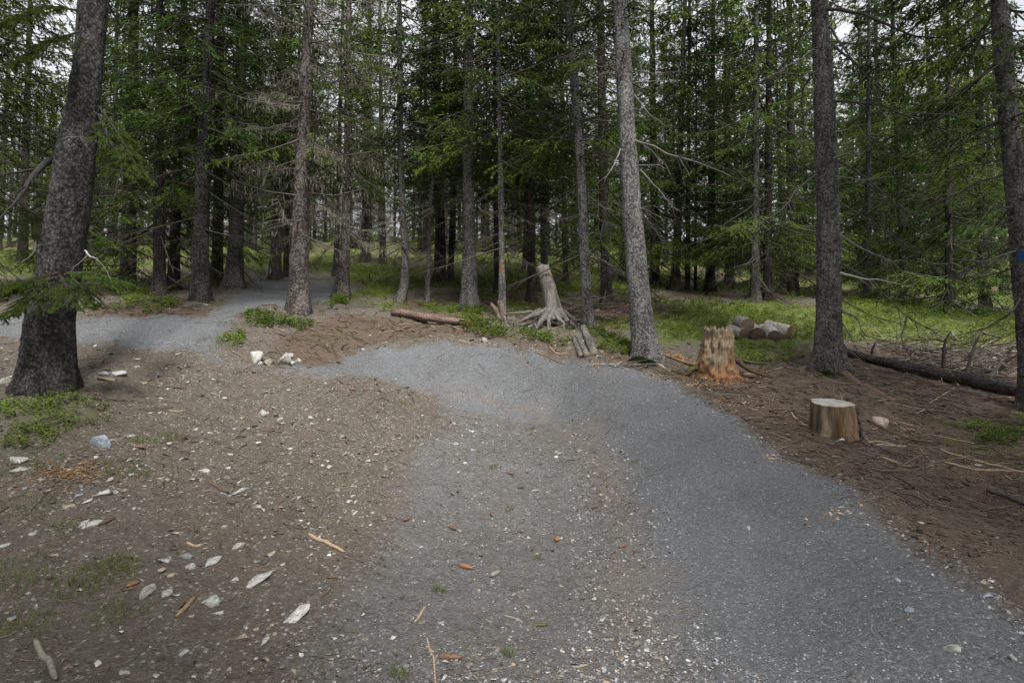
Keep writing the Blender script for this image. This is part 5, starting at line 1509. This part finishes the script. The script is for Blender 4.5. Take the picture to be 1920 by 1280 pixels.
def in_patches(n, y0, y1, seed, f):
    x, y, r = spread(n, y0, y1, seed)
    g, li, mo, t, tr = weights(x, y)
    k = (r.random(n) < f(g, li, mo, t, x, y)) & ~tr
    clear = [(G(1425, 644)[:2], 0.5), (G(1345, 706)[:2], 0.7), (G(1035, 612)[:2], 0.45), (G(1415, 625)[:2], 0.6), (G(1460, 640)[:2], 0.4)]
    for (c, rad) in clear: k &= (x - c[0]) ** 2 + (y - c[1]) ** 2 > rad ** 2
    return x[k], y[k]
herbs('bilberry_carpet', 'bright green bilberry carpet of the clearing and slopes', in_patches(38000, 8.5, 34, 6, lambda g, li, mo, t, x, y: np.clip(mo * 1.5 - 0.40, 0, 1) * np.clip(0.75 + noise2(x, y, 0.7, 3, 12.) * 1.5, 0.2, 1)), 1, (0.055, 0.115), ((0.085, 0.115, 0.026), (0.21, 0.295, 0.045)))
BB = [poly(p) for p in ([(-60,740),(40,735),(150,742),(225,765),(200,790),(110,820),(90,845),(-60,850)], [(846,604),(880,598),(930,610),(960,625),(945,642),(905,638),(870,622)], [(838,583),(885,578),(905,592),(850,596)],
     [(445,600),(475,584),(500,590),(520,604),(585,605),(600,615),(560,622),(470,615)], [(612,570),(650,560),(655,575),(615,580)], [(960,615),(1010,630),(1075,640),(1060,655),(990,645)], [(1110,625),(1180,640),(1195,672),(1150,668),(1100,650)],
     [(1370,675),(1450,660),(1520,655),(1500,675),(1420,690)], [(400,640),(440,625),(470,640),(430,665)], [(205,590),(270,560),(350,575),(300,592)], [(1790,800),(1925,790),(1925,850),(1850,840)])]
xs, ys = [], []
for k, P_ in enumerate(BB):
    r = np.random.default_rng(60 + k)
    lo, hi = P_.min(0), P_.max(0)
    n = int(min(2200, 40 + 170 * (hi[0] - lo[0]) * (hi[1] - lo[1])))
    x, y = r.uniform(lo[0], hi[0], n), r.uniform(lo[1], hi[1], n)
    q = inside(P_, x, y) & (noise2(x, y, 2.6, 3, 3.0) + r.normal(0, 0.12, n) > -0.05)
    xs.append(x[q]); ys.append(y[q])
herbs('bilberry_clumps', 'leafy bilberry clumps at trunk feet and along the trail', (np.concatenate(xs), np.concatenate(ys)), 2, (0.07, 0.14), ((0.085, 0.13, 0.025), (0.19, 0.28, 0.042)))

def tufts(name, label, centres, seed, n=70, hh=(0.025, 0.08)):
    r = np.random.default_rng(seed)
    soup = Soup()
    for (cx, cy, rad, k) in centres:
        m = int(n * k)
        a = r.random(m) * 6.28; q = np.sqrt(r.random(m)) * rad
        x, y = cx + np.cos(a) * q, cy + np.sin(a) * q
        P = np.stack([x, y, ground_z(x, y) - 0.005], 1)
        D = unit(np.stack([r.normal(0, 0.45, m), r.normal(0, 0.45, m), np.ones(m)], 1))
        tone = np.array([[0.11, 0.17, 0.034]]) * r.uniform(0.5, 1.5, (m, 1)) + np.array([[0.10, 0.07, 0.02]]) * (r.random((m, 1)) < 0.2)
        kites(P, D, r.uniform(*hh, m), r.uniform(0.0022, 0.0048, m), r.normal(0, 1, (m, 3)), tone, soup)
    return tag(soup.obj(name, HERB, None, False), label, 'grass', kind='stuff')
cen = []
for (px, py, rad, k) in [(235,885,.22,3.5),(320,822,.12,2.5),(265,830,.12,1.5),(200,1080,.20,4),(225,1060,.14,3),(20,1090,.28,6),(150,1105,.15,2),(15,1180,.22,4),(220,1150,.15,2),(925,880,.06,.8),(952,958,.05,.6),(900,850,.05,.5),(1010,1050,.04,.4),(822,1110,.06,.8),
     (435,610,.25,4),(410,645,.35,6),(600,640,.35,4),(640,630,.3,3),(540,600,.3,3),(780,640,.05,.4),(755,755,.06,.8),(820,783,.07,.8),(1000,805,.05,.6),(640,800,.06,.5),(1190,870,.05,.4),(950,1230,.05,.6),(752,1270,.06,.8),(40,960,.25,3),(130,1000,.14,1.5),(60,870,.25,3),
     (1760,790,.2,2),(1690,815,.2,2),(1830,835,.35,6),(1900,860,.4,6),(1400,670,.3,4),(1430,690,.3,3),(1460,650,.3,3),(1360,700,.1,1),(1250,700,.2,2),(1590,720,.15,2),(1930,810,.3,5)]:
    g = on(px, py); cen.append((g[0], g[1], rad, k))
tufts('grass_tufts', 'sparse green grass tufts on slope and trail edge', cen, 8)

# brushwood
def brush(name, label, boxes, seed, tones):
    r = np.random.default_rng(seed)
    A, Mi, Cn, W = [], [], [], []
    for (px0, py0, px1, py1, n, L, w, up) in boxes:
        for _ in range(n):
            g = on(r.uniform(px0, px1), r.uniform(py0, py1))
            a = r.normal(0.15, 0.75) + (pi if r.random() < .5 else 0)
            l = r.uniform(*L)
            d = np.array([math.cos(a), math.sin(a), r.normal(0.0, 0.22)])
            z = abs(r.normal(0, up))
            c = g + [0, 0, z + 0.02]
            e = c + d * l
            e[2] = max(e[2], ground_z(e[0], e[1])[0] + 0.01)
            A.append(c); Cn.append(e); Mi.append((c + e) / 2 + r.normal(0, 0.06 * l, 3)); W.append(r.uniform(*w))
    n = len(A)
    s = Soup()
    ribbons(np.array(A), np.array(Mi), np.array(Cn), np.array(W), np.array(tones)[r.integers(0, len(tones), n)] * r.uniform(0.6, 1.3, (n, 1)), s)
    return tag(s.obj(name, TWIG), label, 'brushwood', kind='stuff')
BT = [(0.10, 0.085, 0.07), (0.17, 0.145, 0.12), (0.30, 0.265, 0.23), (0.06, 0.05, 0.045)]
brush('brushwood', 'heap of dead brushwood behind the long fallen trunk at right', [(1700,658,1900,705,210,(0.3,1.2),(0.004,0.016),0.10), (1640,640,1760,665,60,(0.3,1.0),(0.004,0.012),0.08), (1840,670,1920,715,90,(0.3,1.0),(0.005,0.016),0.2)], 1, BT)
brush('brushwood', 'low tangle of dark dead branches between the speckled spruces', [(1060,580,1180,610,150,(0.4,1.5),(0.006,0.02),0.14), (1110,575,1260,600,120,(0.5,1.6),(0.004,0.012),0.18)], 2, [(0.07, 0.05, 0.04), (0.13, 0.10, 0.08), (0.22, 0.18, 0.15)])
brush('brushwood', 'scattered dead branches around the weathered root stump', [(960,590,1060,640,60,(0.2,0.7),(0.004,0.012),0.05), (900,585,960,625,40,(0.2,0.6),(0.004,0.012),0.06), (1150,660,1300,700,40,(0.2,0.6),(0.004,0.012),0.03)], 3, [(0.30, 0.27, 0.23), (0.2, 0.17, 0.14), (0.4, 0.37, 0.33)])
brush('brushwood', 'pale dry sticks strewn right of the sawn stump', [(1610,780,1760,840,30,(0.12,0.4),(0.002,0.006),0.02), (1600,825,1900,900,36,(0.15,0.6),(0.002,0.007),0.02), (1480,760,1560,815,20,(0.12,0.4),(0.002,0.006),0.02), (1580,700,1780,760,60,(0.12,0.5),(0.002,0.007),0.03)], 4, [(0.30, 0.245, 0.18), (0.2, 0.16, 0.12), (0.11, 0.09, 0.07)])
# orange crumbs of rotten wood
def crumbs(name, label, spots_, seed, tones):
    r = np.random.default_rng(seed)
    s = Soup()
    for (px, py, rad, n) in spots_:
        g = on(px, py)
        a = r.random(n) * 6.28; q = np.abs(r.normal(0, rad, n))
        x, y = g[0] + np.cos(a) * q, g[1] + np.sin(a) * q * 0.8
        sz = r.uniform(0.006, 0.03, n)
        z = ground_z(x, y)
        S = np.stack([sz, sz * r.uniform(0.25, 0.7, n), sz * r.uniform(0.2, 0.5, n)], 1)
        scatter(s, OCT_V, OCT_T, np.stack([x, y, z + S[:, 2] * .3], 1), rot_z(r.random(n) * 6.28) @ rot_tilt(r.normal(0, .3, n), r.normal(0, .3, n)), S, np.array(tones)[r.integers(0, len(tones), n)] * r.uniform(.7, 1.3, (n, 1)))
    return tag(s.obj(name, TWIG, None, False), label, 'wood crumbs', kind='stuff')
crumbs('wood_crumbs', 'orange crumbs of rotten wood around the tall stump', [(1345,712,.30,900),(1365,705,.28,500),(1325,706,.22,300),(1275,672,.22,250)], 1, [(0.42, 0.20, 0.08), (0.50, 0.28, 0.13), (0.30, 0.14, 0.06), (0.55, 0.38, 0.22)])
crumbs('wood_crumbs', 'rusty decayed wood crumbs on the left slope', [(140,885,.22,500),(110,890,.2,300)], 2, [(0.13, 0.07, 0.036), (0.18, 0.10, 0.052), (0.10, 0.06, 0.036), (0.24, 0.17, 0.10)])
crumbs('wood_crumbs', 'pale wood chips along the outer edge of the bend', [(1300,722,.35,120),(1230,705,.35,120),(1120,690,.35,120),(1450,860,.12,60),(1570,960,.2,60),(1380,760,.3,80),(1000,655,.4,80)], 3, [(0.42, 0.33, 0.23), (0.34, 0.24, 0.16), (0.5, 0.42, 0.32)])
# moss at the foot of the leaning speckled spruce
def moss_cushion(root, px, py, rad, seed, tone):
    r = np.random.default_rng(seed)
    g = on(px, py)
    n = 900
    a = r.random(n) * 6.28; q = np.sqrt(r.random(n)) * rad
    x, y = np.cos(a) * q, np.sin(a) * q
    hz = np.sqrt(np.clip(1 - (q / rad) ** 2, 0, 1)) * rad * 0.75
    P = np.stack([x, y, hz - 0.02], 1) + g - np.array(root.location)
    D = unit(np.stack([x / rad + r.normal(0, .4, n), y / rad + r.normal(0, .4, n), np.full(n, 0.7)], 1))
    s = Soup()
    kites(P, D, r.uniform(0.02, 0.05, n), r.uniform(0.006, 0.014, n), r.normal(0, 1, (n, 3)), np.array([tone]) * r.uniform(.5, 1.4, (n, 1)), s)
    return s.obj('moss', HERB, TRUNK[root.name], False)
moss_cushion(T29, 1196, 684, 0.17, 1, (0.045, 0.06, 0.012)); moss_cushion(T29, 1212, 690, 0.15, 2, (0.04, 0.055, 0.012))
moss_cushion(T36, 1550, 702, 0.10, 3, (0.06, 0.09, 0.015))
